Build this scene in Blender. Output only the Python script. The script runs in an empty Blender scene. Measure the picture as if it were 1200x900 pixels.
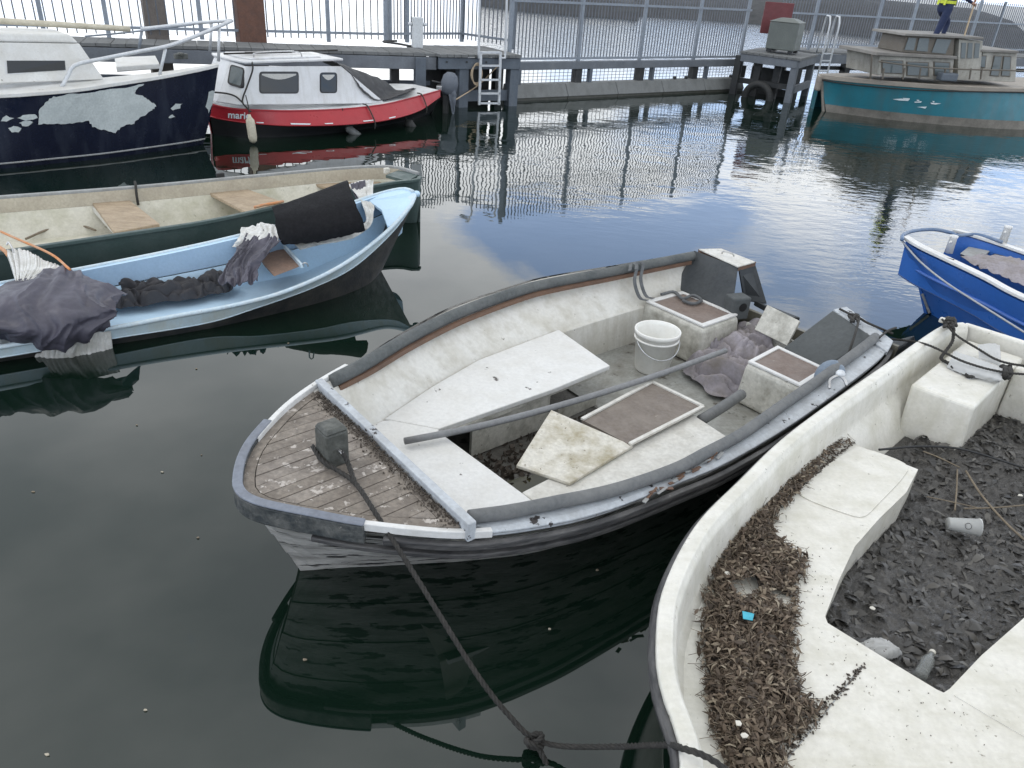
import bpy, bmesh, math, random
import numpy as np
from mathutils import Vector, Matrix, noise
from mathutils.bvhtree import BVHTree
from mathutils.geometry import tessellate_polygon
random.seed(7); RNG = np.random.default_rng(7)
SC = bpy.context.scene; COL = SC.collection
R_ = math.radians

# ------------------------------------------------------------------ camera
CAM_H = 2.5; FPX = 906.0; PITCH = R_(28.4); ROLL = math.atan2(120, 1670)
FW = np.array([0, math.cos(PITCH), -math.sin(PITCH)]); UP = np.array([0, math.sin(PITCH), math.cos(PITCH)]); RT = np.array([1.0, 0, 0])
IX = RT * math.cos(ROLL) + UP * math.sin(ROLL); IY = -RT * math.sin(ROLL) + UP * math.cos(ROLL)
CAMP = np.array([0, 0, CAM_H])
cd = bpy.data.cameras.new('camera'); cam = bpy.data.objects.new('camera', cd); COL.objects.link(cam)
cam.matrix_world = Matrix(((IX[0], IY[0], -FW[0], 0), (IX[1], IY[1], -FW[1], 0), (IX[2], IY[2], -FW[2], CAM_H), (0, 0, 0, 1)))
cd.sensor_fit = 'HORIZONTAL'; cd.sensor_width = 36; cd.lens = FPX / 1200 * 36; cd.clip_start = 0.05; cd.clip_end = 3000
SC.camera = cam

# ------------------------------------------------------------------ sky, sun, exposure
SUN_EL, SUN_AZ = 50, 285           # azimuth measured from +Y clockwise
w = bpy.data.worlds.new('World'); SC.world = w; w.use_nodes = True
nt = w.node_tree; nt.nodes.clear(); N = nt.nodes.new; K = nt.links.new
out = N('ShaderNodeOutputWorld'); bg = N('ShaderNodeBackground'); K(bg.outputs[0], out.inputs[0])
sky = N('ShaderNodeTexSky'); sky.sky_type = 'NISHITA'; sky.sun_disc = False
sky.sun_elevation = R_(SUN_EL); sky.sun_rotation = R_(SUN_AZ); sky.air_density = 1.0; sky.dust_density = 0.4; sky.ozone_density = 2.0
tc = N('ShaderNodeTexCoord'); mp = N('ShaderNodeMapping'); K(tc.outputs['Generated'], mp.inputs[0])
mp.inputs['Scale'].default_value = (1.0, 1.0, 2.2); mp.inputs['Location'].default_value = (2.78, 1.1, 0.62)
n1 = N('ShaderNodeTexNoise'); n1.inputs['Scale'].default_value = 2.6; n1.inputs['Detail'].default_value = 8; n1.inputs['Roughness'].default_value = 0.58
n1.inputs['Distortion'].default_value = 0.35
K(mp.outputs[0], n1.inputs['Vector'])
cr = N('ShaderNodeValToRGB'); ev = N('ShaderNodeSeparateXYZ'); K(tc.outputs['Generated'], ev.inputs[0]); er = N('ShaderNodeMapRange'); K(ev.outputs[2], er.inputs[0])
for k_, v_ in zip((1, 2, 3, 4), (0.35, 0.62, 0.0, 0.16)): er.inputs[k_].default_value = v_
ea = N('ShaderNodeMath'); K(n1.outputs['Fac'], ea.inputs[0]); K(er.outputs[0], ea.inputs[1]); K(ea.outputs[0], cr.inputs[0])     # cloud cover
cr.color_ramp.elements[0].position = 0.42; cr.color_ramp.elements[0].color = (0.22, 0.22, 0.22, 1)
cr.color_ramp.elements[1].position = 0.53; cr.color_ramp.elements[1].color = (1, 1, 1, 1)
n2 = N('ShaderNodeTexNoise'); n2.inputs['Scale'].default_value = 2.0; n2.inputs['Detail'].default_value = 5
K(mp.outputs[0], n2.inputs['Vector'])
cc = N('ShaderNodeValToRGB'); K(n2.outputs['Fac'], cc.inputs[0])     # cloud brightness (in sky units)
cc.color_ramp.elements[0].position = 0.36; cc.color_ramp.elements[0].color = (8.0, 8.5, 9.0, 1)
cc.color_ramp.elements[1].position = 0.62; cc.color_ramp.elements[1].color = (14.5, 14.7, 14.9, 1)
# thin bright cloud low down, heavier cloud higher up
sdv = N('ShaderNodeSeparateXYZ'); K(tc.outputs['Generated'], sdv.inputs[0])
gl = N('ShaderNodeMapRange'); gl.interpolation_type = 'SMOOTHSTEP'; K(sdv.outputs[2], gl.inputs[0])
for k_, v_ in zip((1, 2, 3, 4), (0.02, 0.62, 2.15, 1.0)): gl.inputs[k_].default_value = v_
gm_ = N('ShaderNodeVectorMath'); gm_.operation = 'SCALE'; K(cc.outputs[0], gm_.inputs[0]); K(gl.outputs[0], gm_.inputs['Scale'])
mx = N('ShaderNodeMix'); mx.data_type = 'RGBA'; K(cr.outputs[0], mx.inputs[0]); sks = N('ShaderNodeVectorMath'); sks.operation = 'SCALE'; sks.inputs['Scale'].default_value = 1.5; K(sky.outputs[0], sks.inputs[0]); veil = N('ShaderNodeVectorMath'); veil.operation = 'SCALE'; veil.inputs[0].default_value = (1.6, 3.0, 6.2); K(gl.outputs[0], veil.inputs['Scale']); vadd = N('ShaderNodeVectorMath'); K(sks.outputs[0], vadd.inputs[0]); K(veil.outputs[0], vadd.inputs[1]); K(vadd.outputs[0], mx.inputs[6]); K(gm_.outputs[0], mx.inputs[7])
K(mx.outputs[2], bg.inputs[0]); bg.inputs[1].default_value = 0.10
sl = bpy.data.lights.new('sun', 'SUN'); sl.energy = 0.5; sl.angle = R_(18); sl.color = (1, 0.96, 0.9)
so = bpy.data.objects.new('sun', sl); COL.objects.link(so)
_d = Vector((math.sin(R_(SUN_AZ)) * math.cos(R_(SUN_EL)), math.cos(R_(SUN_AZ)) * math.cos(R_(SUN_EL)), math.sin(R_(SUN_EL))))
so.rotation_euler = _d.to_track_quat('Z', 'Y').to_euler(); so.location = (0, 0, 30)
vs = SC.view_settings; vs.view_transform = 'Standard'; vs.look = 'None'; vs.exposure = -0.03; vs.gamma = 1.0; vs.use_curve_mapping = False

# ------------------------------------------------------------------ pixel helpers (photo is 1200 x 900)
def ray(x, y):
    d = FW * FPX + IX * (x - 600) + IY * (450 - y)
    return d / np.linalg.norm(d)
def at(x, y, z=0.0):
    d = ray(x, y); return CAMP + d * ((z - CAM_H) / d[2])
def pl(x, y, P, n):                       # pixel onto the plane through P with normal n
    d = ray(x, y); n = np.asarray(n, float); return CAMP + d * (np.dot(np.asarray(P) - CAMP, n) / np.dot(d, n))
def ats(pts): return np.array([at(*p) for p in pts])
def A(*v): return np.array(v, float)
def unit(v): v = np.asarray(v, float); return v / np.linalg.norm(v)

# ------------------------------------------------------------------ curve helpers
def cr_eval(P, n, by_len=True):           # Catmull-Rom through points, n samples
    P = np.asarray(P, float)
    if len(P) == 2:
        t = np.linspace(0, 1, n)[:, None]; return P[0] * (1 - t) + P[1] * t
    E = np.vstack([2 * P[0] - P[1], P, 2 * P[-1] - P[-2]]); m = 24; o = []
    for i in range(len(P) - 1):
        p0, p1, p2, p3 = E[i:i + 4]
        for k in range(m):
            t = k / m
            o.append(0.5 * (2 * p1 + (p2 - p0) * t + (2 * p0 - 5 * p1 + 4 * p2 - p3) * t * t + (3 * p1 - p0 - 3 * p2 + p3) * t ** 3))
    o.append(P[-1]); o = np.array(o)
    if not by_len:
        return o[np.linspace(0, len(o) - 1, n).round().astype(int)]
    L = np.r_[0, np.cumsum(np.linalg.norm(np.diff(o, axis=0), axis=1))]
    s = np.linspace(0, L[-1], n); return np.column_stack([np.interp(s, L, o[:, k]) for k in range(3)])
def patch(rows, nu, nv):                  # smooth surface through control rows
    rs = np.array([cr_eval(r, nu) for r in rows])
    return np.array([cr_eval(rs[:, j], nv, False) for j in range(nu)]).transpose(1, 0, 2)
def grid_faces(r, c, off=0, flip=False, wrap=False):
    f = []
    for i in range(r - 1):
        for j in range(c if wrap else c - 1):
            a = off + i * c + j; b = off + i * c + (j + 1) % c; q = (a, b, b + c, a + c)
            f.append(q[::-1] if flip else q)
    return f
def lateral(path):                        # horizontal left-hand normals of a path
    T = np.gradient(path, axis=0); T[:, 2] = 0; T /= np.maximum(np.linalg.norm(T, axis=1), 1e-9)[:, None]
    return np.column_stack([-T[:, 1], T[:, 0], np.zeros(len(T))])

def pleat(G, amp, freq, seed=0.0, axis=0, warp=.25):      # folds that run along one grid direction
    nn = grid_normals(G); H = G.copy(); r, c = G.shape[:2]
    for i in range(r):
        for j in range(c):
            u, v = (j / (c - 1), i / (r - 1)) if axis == 0 else (i / (r - 1), j / (c - 1))
            q = Vector((u * freq + warp * freq * .35 * noise.noise(Vector((u * 3, v * 2.5, seed))), v * 1.1, seed))
            h = 1.6 * abs(noise.noise(q)) ** .75 - .5 + .35 * noise.noise(q * 2.7)
            H[i, j] += nn[i, j] * amp * h
    return H
class MB:
    def __init__(s): s.v = []; s.f = []
    def add(s, v, f):
        o = len(s.v); s.v += [tuple(map(float, p)) for p in v]; s.f += [tuple(i + o for i in q) for q in f]; return s
    def grid(s, G, flip=False):
        r, c = G.shape[:2]; return s.add(G.reshape(-1, 3), grid_faces(r, c, 0, flip))
    def sheet(s, G, th):                  # a grid with thickness, grown against its normals
        r, c = G.shape[:2]; nn = grid_normals(G); B = G - nn * th
        f = grid_faces(r, c) + grid_faces(r, c, r * c, True)
        for i in range(r - 1):
            for j in (0, c - 1):
                a = i * c + j; b = a + c; q = (a, b, b + r * c, a + r * c); f.append(q if j == 0 else q[::-1])
        for j in range(c - 1):
            for i in (0, r - 1):
                a = i * c + j; b = a + 1; q = (a, a + r * c, b + r * c, b); f.append(q if i == 0 else q[::-1])
        return s.add(np.vstack([G.reshape(-1, 3), B.reshape(-1, 3)]), f)
    def tube(s, path, r, seg=8, cap=True):
        path = np.asarray(path, float); n = len(path); rr = np.full(n, r) if np.isscalar(r) else np.asarray(r)
        T = np.gradient(path, axis=0); T /= np.maximum(np.linalg.norm(T, axis=1), 1e-9)[:, None]
        u = np.cross(T[0], [0, 0, 1]); u = u if np.linalg.norm(u) > 1e-3 else np.cross(T[0], [1, 0, 0]); u = unit(u); vs_ = []
        for i in range(n):
            u = unit(u - T[i] * np.dot(u, T[i])); v = np.cross(T[i], u)
            for k in range(seg):
                a = 2 * math.pi * k / seg; vs_.append(path[i] + rr[i] * (math.cos(a) * u + math.sin(a) * v))
        f = grid_faces(n, seg, 0, False, True)
        if cap: f += [tuple(range(seg))[::-1], tuple((n - 1) * seg + k for k in range(seg))]
        return s.add(vs_, f)
    def sweep(s, path, prof, close=True, cap=True):   # profile of (lateral, up) offsets along a path
        path = np.asarray(path, float); Lt = lateral(path); m = len(prof); vs_ = []
        for p, l in zip(path, Lt):
            for a, b in prof: vs_.append(p + l * a + A(0, 0, b))
        f = grid_faces(len(path), m, 0, False, close)
        if cap and close: f += [tuple(range(m))[::-1], tuple((len(path) - 1) * m + k for k in range(m))]
        return s.add(vs_, f)
    def prism(s, top, depth):             # polygon top (any z), walls straight down; depth = number or z list
        top = np.asarray(top, float); n = len(top); bot = top.copy()
        bot[:, 2] = top[:, 2] - depth
        if polyarea(top) < 0: top = top[::-1]; bot = bot[::-1]
        tr = tessellate_polygon([[Vector((p[0], p[1], 0)) for p in top]])
        f = []
        for t in tr:
            a, b, c = [top[i] for i in t]; z = np.cross(b - a, c - a)[2]
            t = tuple(t) if z > 0 else tuple(t)[::-1]; f.append(t); f.append(tuple(i + n for i in t[::-1]))
        for i in range(n):
            j = (i + 1) % n; f.append((i, i + n, j + n, j))
        return s.add(np.vstack([top, bot]), f)
    def hexa(s, b4, t4):                  # four bottom corners, four top corners (ccw from above)
        return s.add(np.vstack([b4, t4]), [(3, 2, 1, 0), (4, 5, 6, 7), (0, 1, 5, 4), (1, 2, 6, 5), (2, 3, 7, 6), (3, 0, 4, 7)])
    def box(s, c, ax, ay, az, hx, hy, hz):
        c, ax, ay, az = map(lambda q: np.asarray(q, float), (c, ax, ay, az)); v = []
        for k in (-1, 1):
            for i, j in ((-1, -1), (1, -1), (1, 1), (-1, 1)): v.append(c + ax * hx * i + ay * hy * j + az * hz * k)
        return s.hexa(v[:4], v[4:])
    def bar(s, p, q, wd, ht, up=(0, 0, 1)):
        p, q = np.asarray(p, float), np.asarray(q, float); x = unit(q - p); y = unit(np.cross(up, x)); z = np.cross(x, y)
        return s.box((p + q) / 2, x, y, z, np.linalg.norm(q - p) / 2, wd / 2, ht / 2)
    def quadslab(s, q4, th):              # planar four-corner plate with thickness behind its normal
        q = np.asarray(q4, float); n = unit(np.cross(q[1] - q[0], q[2] - q[0])); return s.hexa(q - n * th, q)
    def ring(s, o4, i4, h):               # raised rectangular frame
        o4, i4 = np.asarray(o4, float), np.asarray(i4, float); u = A(0, 0, h); f = []
        for i in range(4):
            j = (i + 1) % 4
            f += [(8 + i, 8 + j, 12 + j, 12 + i), (i, j, 8 + j, 8 + i), (4 + j, 4 + i, 12 + i, 12 + j)]
        return s.add(np.vstack([o4, i4, o4 + u, i4 + u]), f)
    def lathe(s, c, prof, seg=24, axis=(0, 0, 1)):
        z = unit(axis); x = unit(np.cross(z, (0.3, 1, 0.2))); y = np.cross(z, x); v = []
        for r, h in prof:
            for k in range(seg):
                a = 2 * math.pi * k / seg; v.append(np.asarray(c) + z * h + r * (math.cos(a) * x + math.sin(a) * y))
        return s.add(v, grid_faces(len(prof), seg, 0, False, True))
    def build(s, name, mat, parent=None, smooth=False, bevel=0.0, kind=None, seg=2):
        o0 = np.array(parent.matrix_world.translation) if parent else np.zeros(3)
        if parent:
            p = parent; o0 = np.zeros(3)
            while p: o0 += np.array(p.location); p = p.parent
        me = bpy.data.meshes.new(name); me.from_pydata([tuple(np.array(v) - o0) for v in s.v], [], s.f); me.update()
        ob = bpy.data.objects.new(name, me); COL.objects.link(ob)
        if mat: me.materials.append(mat)
        if parent: ob.parent = parent
        if smooth:
            for p in me.polygons: p.use_smooth = True
        if bevel:
            b = ob.modifiers.new('bevel', 'BEVEL'); b.width = bevel; b.segments = seg; b.limit_method = 'ANGLE'; b.angle_limit = R_(35)
        if kind: ob['kind'] = kind
        return ob
def polyarea(p): x, y = p[:, 0], p[:, 1]; return 0.5 * float(np.sum(x * np.roll(y, -1) - np.roll(x, -1) * y))
def grid_normals(G):
    du = np.gradient(G, axis=1); dv = np.gradient(G, axis=0); n = np.cross(du, dv); return n / np.maximum(np.linalg.norm(n, axis=2), 1e-9)[..., None]
def thing(name, label, cat, loc=(0, 0, 0), group=None):
    o = bpy.data.objects.new(name, None); COL.objects.link(o); o.location = tuple(map(float, loc)); o.empty_display_size = 0.2
    return tag(o, label, cat, group)
def tag(o, label, cat, group=None):
    o['label'] = label; o['category'] = cat
    if group: o['group'] = group
    return o
def struct(o): o['kind'] = 'structure'; return o
def recenter(o):                          # a one-mesh thing: put its origin at its base
    me = o.data; n = len(me.vertices); a = np.empty(n * 3); me.vertices.foreach_get('co', a); a = a.reshape(-1, 3)
    c = A(a[:, 0].mean(), a[:, 1].mean(), a[:, 2].min()); me.vertices.foreach_set('co', (a - c).ravel()); me.update(); o.location = tuple(c); return o
def fbm(p, o=4): return noise.fractal(Vector(p), 1.0, 2.0, o)
def crumple(G, amp, sc, seed=0, ridged=True, mask=None):
    nn = grid_normals(G); H = G.copy(); r, c = G.shape[:2]
    for i in range(r):
        for j in range(c):
            p = Vector(G[i, j] * sc) + Vector((seed, seed * 1.7, 0))
            if ridged:
                q = p + noise.noise_vector(p * 0.6) * 0.7
                h = 1 - 2 * abs(noise.noise(q)); h = h * 0.7 + 0.3 * (1 - 2 * abs(noise.noise(q * 2.3)))
            else: h = fbm(p)
            H[i, j] += nn[i, j] * amp * h * (1 if mask is None else mask[i, j])
    return H

# ------------------------------------------------------------------ materials
def mat(name, base, rough=0.6, dirt=None, damt=0.5, dscale=3.0, chip=None, cscale=8.0, cthr=0.66, cw=0.02, fine=0.12, fscale=45.0,
        bump=0.15, bscale=60.0, metal=0.0, streak=None, stretch=(1, 1, 1), spec=0.5, alpha=None, sheen=0.0):
    m = bpy.data.materials.new(name); m.use_nodes = True; t = m.node_tree; nd = t.nodes.new; lk = t.links.new
    b = t.nodes['Principled BSDF']; b.inputs['Roughness'].default_value = rough; b.inputs['Metallic'].default_value = metal
    b.inputs['Specular IOR Level'].default_value = spec
    tc_ = nd('ShaderNodeTexCoord'); mp_ = nd('ShaderNodeMapping'); lk(tc_.outputs['Object'], mp_.inputs[0]); mp_.inputs['Scale'].default_value = stretch
    def nz(sc, det=5, ro=0.6, vec=None):
        n_ = nd('ShaderNodeTexNoise'); n_.inputs['Scale'].default_value = sc; n_.inputs['Detail'].default_value = det; n_.inputs['Roughness'].default_value = ro
        lk(vec or mp_.outputs[0], n_.inputs['Vector']); return n_
    def ramp(src, lo, hi):
        r = nd('ShaderNodeMapRange'); r.inputs[1].default_value = lo; r.inputs[2].default_value = hi; lk(src, r.inputs[0]); return r.outputs[0]
    def mix(fac, a, c):
        x = nd('ShaderNodeMix'); x.data_type = 'RGBA'; lk(fac, x.inputs[0])
        if isinstance(a, tuple): x.inputs[6].default_value = (*a, 1)
        else: lk(a, x.inputs[6])
        x.inputs[7].default_value = (*c, 1); return x.outputs[2]
    def scale(src, k):
        q = nd('ShaderNodeMath'); q.operation = 'MULTIPLY'; q.inputs[1].default_value = k; lk(src, q.inputs[0]); return q.outputs[0]
    col = tuple(base)
    f = nz(fscale, 4); col = mix(scale(ramp(f.outputs['Fac'], 0.35, 0.7), 1.0), tuple(c * (1 + fine) for c in base), tuple(c * (1 - fine) for c in base))
    if dirt:
        d = nz(dscale, 8, 0.65); col = mix(scale(ramp(d.outputs['Fac'], 0.42, 0.72), damt), col, dirt)
    if streak:
        mp2 = nd('ShaderNodeMapping'); lk(tc_.outputs['Object'], mp2.inputs[0]); mp2.inputs['Scale'].default_value = streak[1]
        s_ = nz(1.0, 5, 0.6, mp2.outputs[0]); col = mix(scale(ramp(s_.outputs['Fac'], 0.48, 0.75), streak[2]), col, streak[0])
    hh = None
    if chip:
        c_ = nz(cscale, 9, 0.62); fac = ramp(c_.outputs['Fac'], cthr, cthr + cw); col = mix(fac, col, chip); hh = fac
    lk(col, b.inputs['Base Color'])
    rn = nz(dscale * 2.5, 4); rr = nd('ShaderNodeMapRange'); lk(rn.outputs['Fac'], rr.inputs[0]); rr.inputs[1].default_value = 0.3; rr.inputs[2].default_value = 0.7
    rr.inputs[3].default_value = max(0.02, rough - 0.12); rr.inputs[4].default_value = min(1, rough + 0.12); lk(rr.outputs[0], b.inputs['Roughness'])
    if bump:
        bn = nz(bscale, 6); bp = nd('ShaderNodeBump'); bp.inputs['Strength'].default_value = bump; bp.inputs['Distance'].default_value = 0.01
        h = bn.outputs['Fac']
        if hh is not None:
            sm = nd('ShaderNodeMath'); sm.operation = 'SUBTRACT'; lk(h, sm.inputs[0]); lk(scale(hh, 0.6), sm.inputs[1]); h = sm.outputs[0]
        lk(h, bp.inputs['Height']); lk(bp.outputs[0], b.inputs['Normal'])
    if alpha is not None: b.inputs['Alpha'].default_value = alpha
    if sheen: b.inputs['Sheen Weight'].default_value = sheen
    return m
WHITE = (0.62, 0.62, 0.60)
M = {}
M['grp_white'] = mat('white_gelcoat', (0.67, 0.655, 0.60), 0.38, (0.44, 0.425, 0.34), 0.55, 7.0, (0.22, 0.20, 0.155), 30, 0.655, 0.06, 0.06, bump=0.12, bscale=90, streak=((0.47, 0.45, 0.36), (2.2, 16, 1.2), 0.4))
M['seat_white'] = mat('white_painted_seat', (0.66, 0.66, 0.645), 0.5, (0.50, 0.48, 0.43), 0.45, 5.0, (0.10, 0.09, 0.08), 11, 0.665, 0.012, 0.06, bump=0.2)
M['seat_dirty'] = mat('dirty_white_seat', (0.60, 0.59, 0.55), 0.6, (0.34, 0.32, 0.27), 0.55, 9.0, (0.16, 0.14, 0.11), 28, 0.68, 0.02, 0.1, bump=0.35, bscale=40)
M['liner_white'] = mat('white_hull_liner', (0.62, 0.61, 0.57), 0.5, (0.40, 0.37, 0.29), 0.6, 4.0, (0.14, 0.12, 0.09), 26, 0.675, 0.03, 0.06, streak=((0.34, 0.31, 0.24), (11, 11, 1.0), 0.5))
M['box_white'] = mat('mildewed_white_box', (0.52, 0.51, 0.46), 0.6, (0.20, 0.19, 0.155), 0.85, 9.0, (0.12, 0.11, 0.09), 30, 0.66, 0.06, fine=0.1, bump=0.2)
M['rim_white'] = mat('white_rim', (0.65, 0.65, 0.64), 0.45, (0.45, 0.44, 0.40), 0.4, 12, (0.2, 0.19, 0.17), 30, 0.70, 0.02, 0.05)
M['cap_grey'] = mat('pale_grey_gunwale', (0.44, 0.47, 0.50), 0.55, (0.22, 0.22, 0.22), 0.6, 7, (0.035, 0.03, 0.03), 11, 0.625, 0.015, 0.1, bump=0.25)
M['hull_grey'] = mat('weathered_hull', (0.44, 0.43, 0.41), 0.55, (0.13, 0.125, 0.115), 0.85, 6, (0.028, 0.028, 0.028), 9, 0.545, 0.03, 0.15, stretch=(0.55, 0.55, 4.0), bump=0.4)
M['hull_low'] = mat('stained_hull_bottom', (0.16, 0.15, 0.12), 0.5, (0.05, 0.05, 0.035), 0.8, 6)
M['rub_black'] = mat('worn_black_rub_rail', (0.035, 0.035, 0.037), 0.55, (0.16, 0.155, 0.15), 0.75, 7, (0.30, 0.29, 0.28), 14, 0.68, 0.04, 0.2, stretch=(0.6, 0.6, 4), bump=0.5, bscale=30)
M['tube_grey'] = mat('grey_foam_tube', (0.115, 0.12, 0.122), 0.75, (0.19, 0.19, 0.185), 0.6, 6, None, fine=0.15, bump=0.2)
M['tube_dark'] = mat('dark_grey_foam_tube', (0.075, 0.083, 0.084), 0.8, (0.15, 0.155, 0.15), 0.6, 5, None, fine=0.2, bump=0.35)
M['pole_grey'] = mat('grey_plastic_pole', (0.19, 0.195, 0.20), 0.55, (0.13, 0.13, 0.13), 0.6, 9, None)
M['nose_grey'] = mat('slate_bow_cap', (0.17, 0.19, 0.23), 0.5, (0.10, 0.10, 0.11), 0.5, 9, None, bump=0.1)
M['nose_dark'] = mat('scuffed_dark_bow_band', (0.028, 0.034, 0.037), 0.6, (0.17, 0.17, 0.16), 0.8, 14, (0.36, 0.34, 0.31), 22, 0.64, 0.05, 0.2, bump=0.5)
M['plank'] = mat('grey_brown_deck_plank', (0.205, 0.178, 0.150), 0.75, (0.115, 0.096, 0.08), 0.85, 11, (0.45, 0.41, 0.37), 17, 0.60, 0.03, 0.25, bump=0.45, bscale=70)
M['plank2'] = mat('pale_deck_plank', (0.25, 0.22, 0.19), 0.75, (0.13, 0.11, 0.095), 0.85, 11, (0.48, 0.44, 0.40), 15, 0.58, 0.03, 0.25, bump=0.45, bscale=70)
M['caulk'] = mat('black_deck_seam', (0.035, 0.03, 0.026), 0.85, None)
M['wood_brown'] = mat('brown_wood', (0.15, 0.085, 0.055), 0.6, (0.07, 0.045, 0.035), 0.7, 8, None, bump=0.3, stretch=(1, 1, 3))
M['wood_box'] = mat('faded_brown_panel', (0.17, 0.13, 0.11), 0.7, (0.25, 0.22, 0.20), 0.6, 6, (0.40, 0.38, 0.35), 20, 0.70, 0.04, 0.15, bump=0.25)
M['wood_tan'] = mat('weathered_tan_thwart', (0.38, 0.30, 0.21), 0.75, (0.22, 0.165, 0.11), 0.75, 6, (0.12, 0.09, 0.06), 14, 0.68, 0.05, 0.15, bump=0.4, stretch=(1, 2.5, 1))
M['wood_rust'] = mat('rust_brown_thwart', (0.23, 0.15, 0.11), 0.75, (0.14, 0.10, 0.08), 0.7, 9, (0.4, 0.34, 0.29), 25, 0.66, 0.04)
M['board_stain'] = mat('stained_white_board', (0.58, 0.56, 0.50), 0.65, (0.27, 0.23, 0.13), 0.95, 7.5, (0.14, 0.11, 0.06), 40, 0.64, 0.04, 0.12, bump=0.35)
M['board_brown'] = mat('mud_brown_board', (0.15, 0.125, 0.105), 0.7, (0.24, 0.21, 0.18), 0.8, 7, (0.42, 0.38, 0.33), 16, 0.68, 0.03, 0.15, bump=0.3)
M['post'] = mat('dark_samson_post', (0.055, 0.058, 0.052), 0.6, (0.14, 0.145, 0.13), 0.7, 20, (0.42, 0.42, 0.40), 16, 0.67, 0.03, 0.2, bump=0.4)
M['vinyl'] = mat('grey_vinyl_panel', (0.075, 0.082, 0.084), 0.65, (0.055, 0.06, 0.06), 0.6, 5, None, bump=0.08, spec=0.3)
M['vinyl_dark'] = mat('dark_slate_panel', (0.042, 0.047, 0.051), 0.7, (0.065, 0.07, 0.073), 0.6, 5, None, bump=0.08, spec=0.3)
M['floor_grey'] = mat('beige_grey_floor', (0.30, 0.305, 0.285), 0.5, (0.16, 0.15, 0.125), 0.9, 5.5, (0.07, 0.058, 0.045), 8, 0.60, 0.08, 0.15, bump=0.2)
M['floor_mud'] = mat('muddy_bilge', (0.09, 0.085, 0.075), 0.35, (0.20, 0.20, 0.19), 0.6, 4, (0.03, 0.028, 0.025), 14, 0.58, 0.06, 0.2, bump=0.4)
M['gravel'] = mat('dark_debris', (0.06, 0.048, 0.038), 0.8, (0.12, 0.10, 0.08), 0.7, 40)
M['plastic_white'] = mat('white_bucket_plastic', (0.80, 0.80, 0.77), 0.4, (0.55, 0.52, 0.45), 0.4, 7, (0.33, 0.29, 0.22), 22, 0.69, 0.04, 0.03, bump=0.03)
M['cloth_lilac'] = mat('lilac_grey_cloth', (0.27, 0.25, 0.27), 0.85, (0.20, 0.175, 0.15), 0.9, 5.5, (0.10, 0.085, 0.07), 12, 0.66, 0.1, bump=0.2, bscale=120)
M['buoy'] = mat('slate_blue_buoy', (0.13, 0.17, 0.22), 0.5, (0.2, 0.22, 0.25), 0.5, 8, None)
M['metal'] = mat('dull_steel', (0.5, 0.5, 0.5), 0.35, (0.25, 0.24, 0.22), 0.5, 20, None, metal=0.8)
M['rope'] = mat('dark_mooring_rope', (0.028, 0.027, 0.025), 0.9, (0.06, 0.055, 0.05), 0.6, 30, None, bump=0.6, bscale=200)
M['rope_tan'] = mat('tan_rope', (0.42, 0.33, 0.23), 0.9, None)
M['rope_orange'] = mat('faded_orange_rope', (0.55, 0.22, 0.08), 0.85, (0.45, 0.34, 0.25), 0.8, 12)
M['rope_grey'] = mat('grey_rope', (0.36, 0.37, 0.38), 0.9, None)
M['black_plastic'] = mat('black_plastic', (0.02, 0.021, 0.023), 0.45, None)
M['hole_shade'] = mat('black_opening_shade', (0.004, 0.004, 0.004), 0.9, None)  # darkness inside the opening, put into the colour
M['strap'] = mat('grey_webbing_strap', (0.085, 0.09, 0.095), 0.8, (0.2, 0.21, 0.21), 0.6, 16)
M['lb_in'] = mat('light_blue_paint', (0.50, 0.68, 0.84), 0.5, (0.44, 0.60, 0.75), 0.6, 2.5, (0.12, 0.10, 0.09), 30, 0.725, 0.02, 0.04, bump=0.05)
M['lb_band'] = mat('steel_blue_paint', (0.25, 0.37, 0.51), 0.55, (0.21, 0.31, 0.43), 0.5, 4, None, fine=0.05)
M['lb_out'] = mat('light_blue_topside', (0.56, 0.70, 0.78), 0.5, (0.48, 0.56, 0.56), 0.6, 3, (0.13, 0.11, 0.10), 24, 0.69, 0.02, 0.05, streak=((0.52, 0.50, 0.38), (7, 7, 1.5), 0.5))
M['lb_rim'] = mat('chalky_blue_rim', (0.50, 0.62, 0.70), 0.55, (0.6, 0.63, 0.62), 0.7, 12, (0.14, 0.11, 0.1), 26, 0.67, 0.03)
M['tar'] = mat('black_bottom_paint', (0.026, 0.028, 0.03), 0.5, (0.10, 0.095, 0.08), 0.6, 6, (0.2, 0.18, 0.14), 22, 0.73, 0.05, bump=0.3)
M['cushion'] = mat('black_foam_cushion', (0.006, 0.0065, 0.008), 0.95, (0.014, 0.014, 0.017), 0.5, 20, (0.12, 0.12, 0.12), 60, 0.78, 0.02, bump=0.25, bscale=150, spec=0.25)
M['tarp'] = mat('charcoal_purple_tarp', (0.052, 0.050, 0.068), 0.55, (0.095, 0.09, 0.12), 0.8, 2.5, None, bump=0.1, bscale=100)
M['tarp_dark'] = mat('black_tarp', (0.022, 0.022, 0.026), 0.65, (0.05, 0.048, 0.055), 0.6, 5, None)
M['silver'] = mat('silver_tarp_lining', (0.62, 0.62, 0.60), 0.36, (0.30, 0.29, 0.24), 0.7, 7, None, metal=0.0, bump=0.15)
M['gr_out'] = mat('dark_green_topside', (0.055, 0.085, 0.080), 0.5, (0.09, 0.12, 0.115), 0.7, 4, (0.2, 0.2, 0.19), 20, 0.70, 0.04, bump=0.1)
M['gr_in'] = mat('mossy_cream_liner', (0.58, 0.56, 0.48), 0.6, (0.30, 0.29, 0.18), 0.7, 3.5, (0.16, 0.16, 0.09), 12, 0.64, 0.10, 0.08, bump=0.1)
M['gr_band'] = mat('beige_upper_liner', (0.42, 0.38, 0.30), 0.65, (0.30, 0.26, 0.20), 0.7, 5, None)
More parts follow.
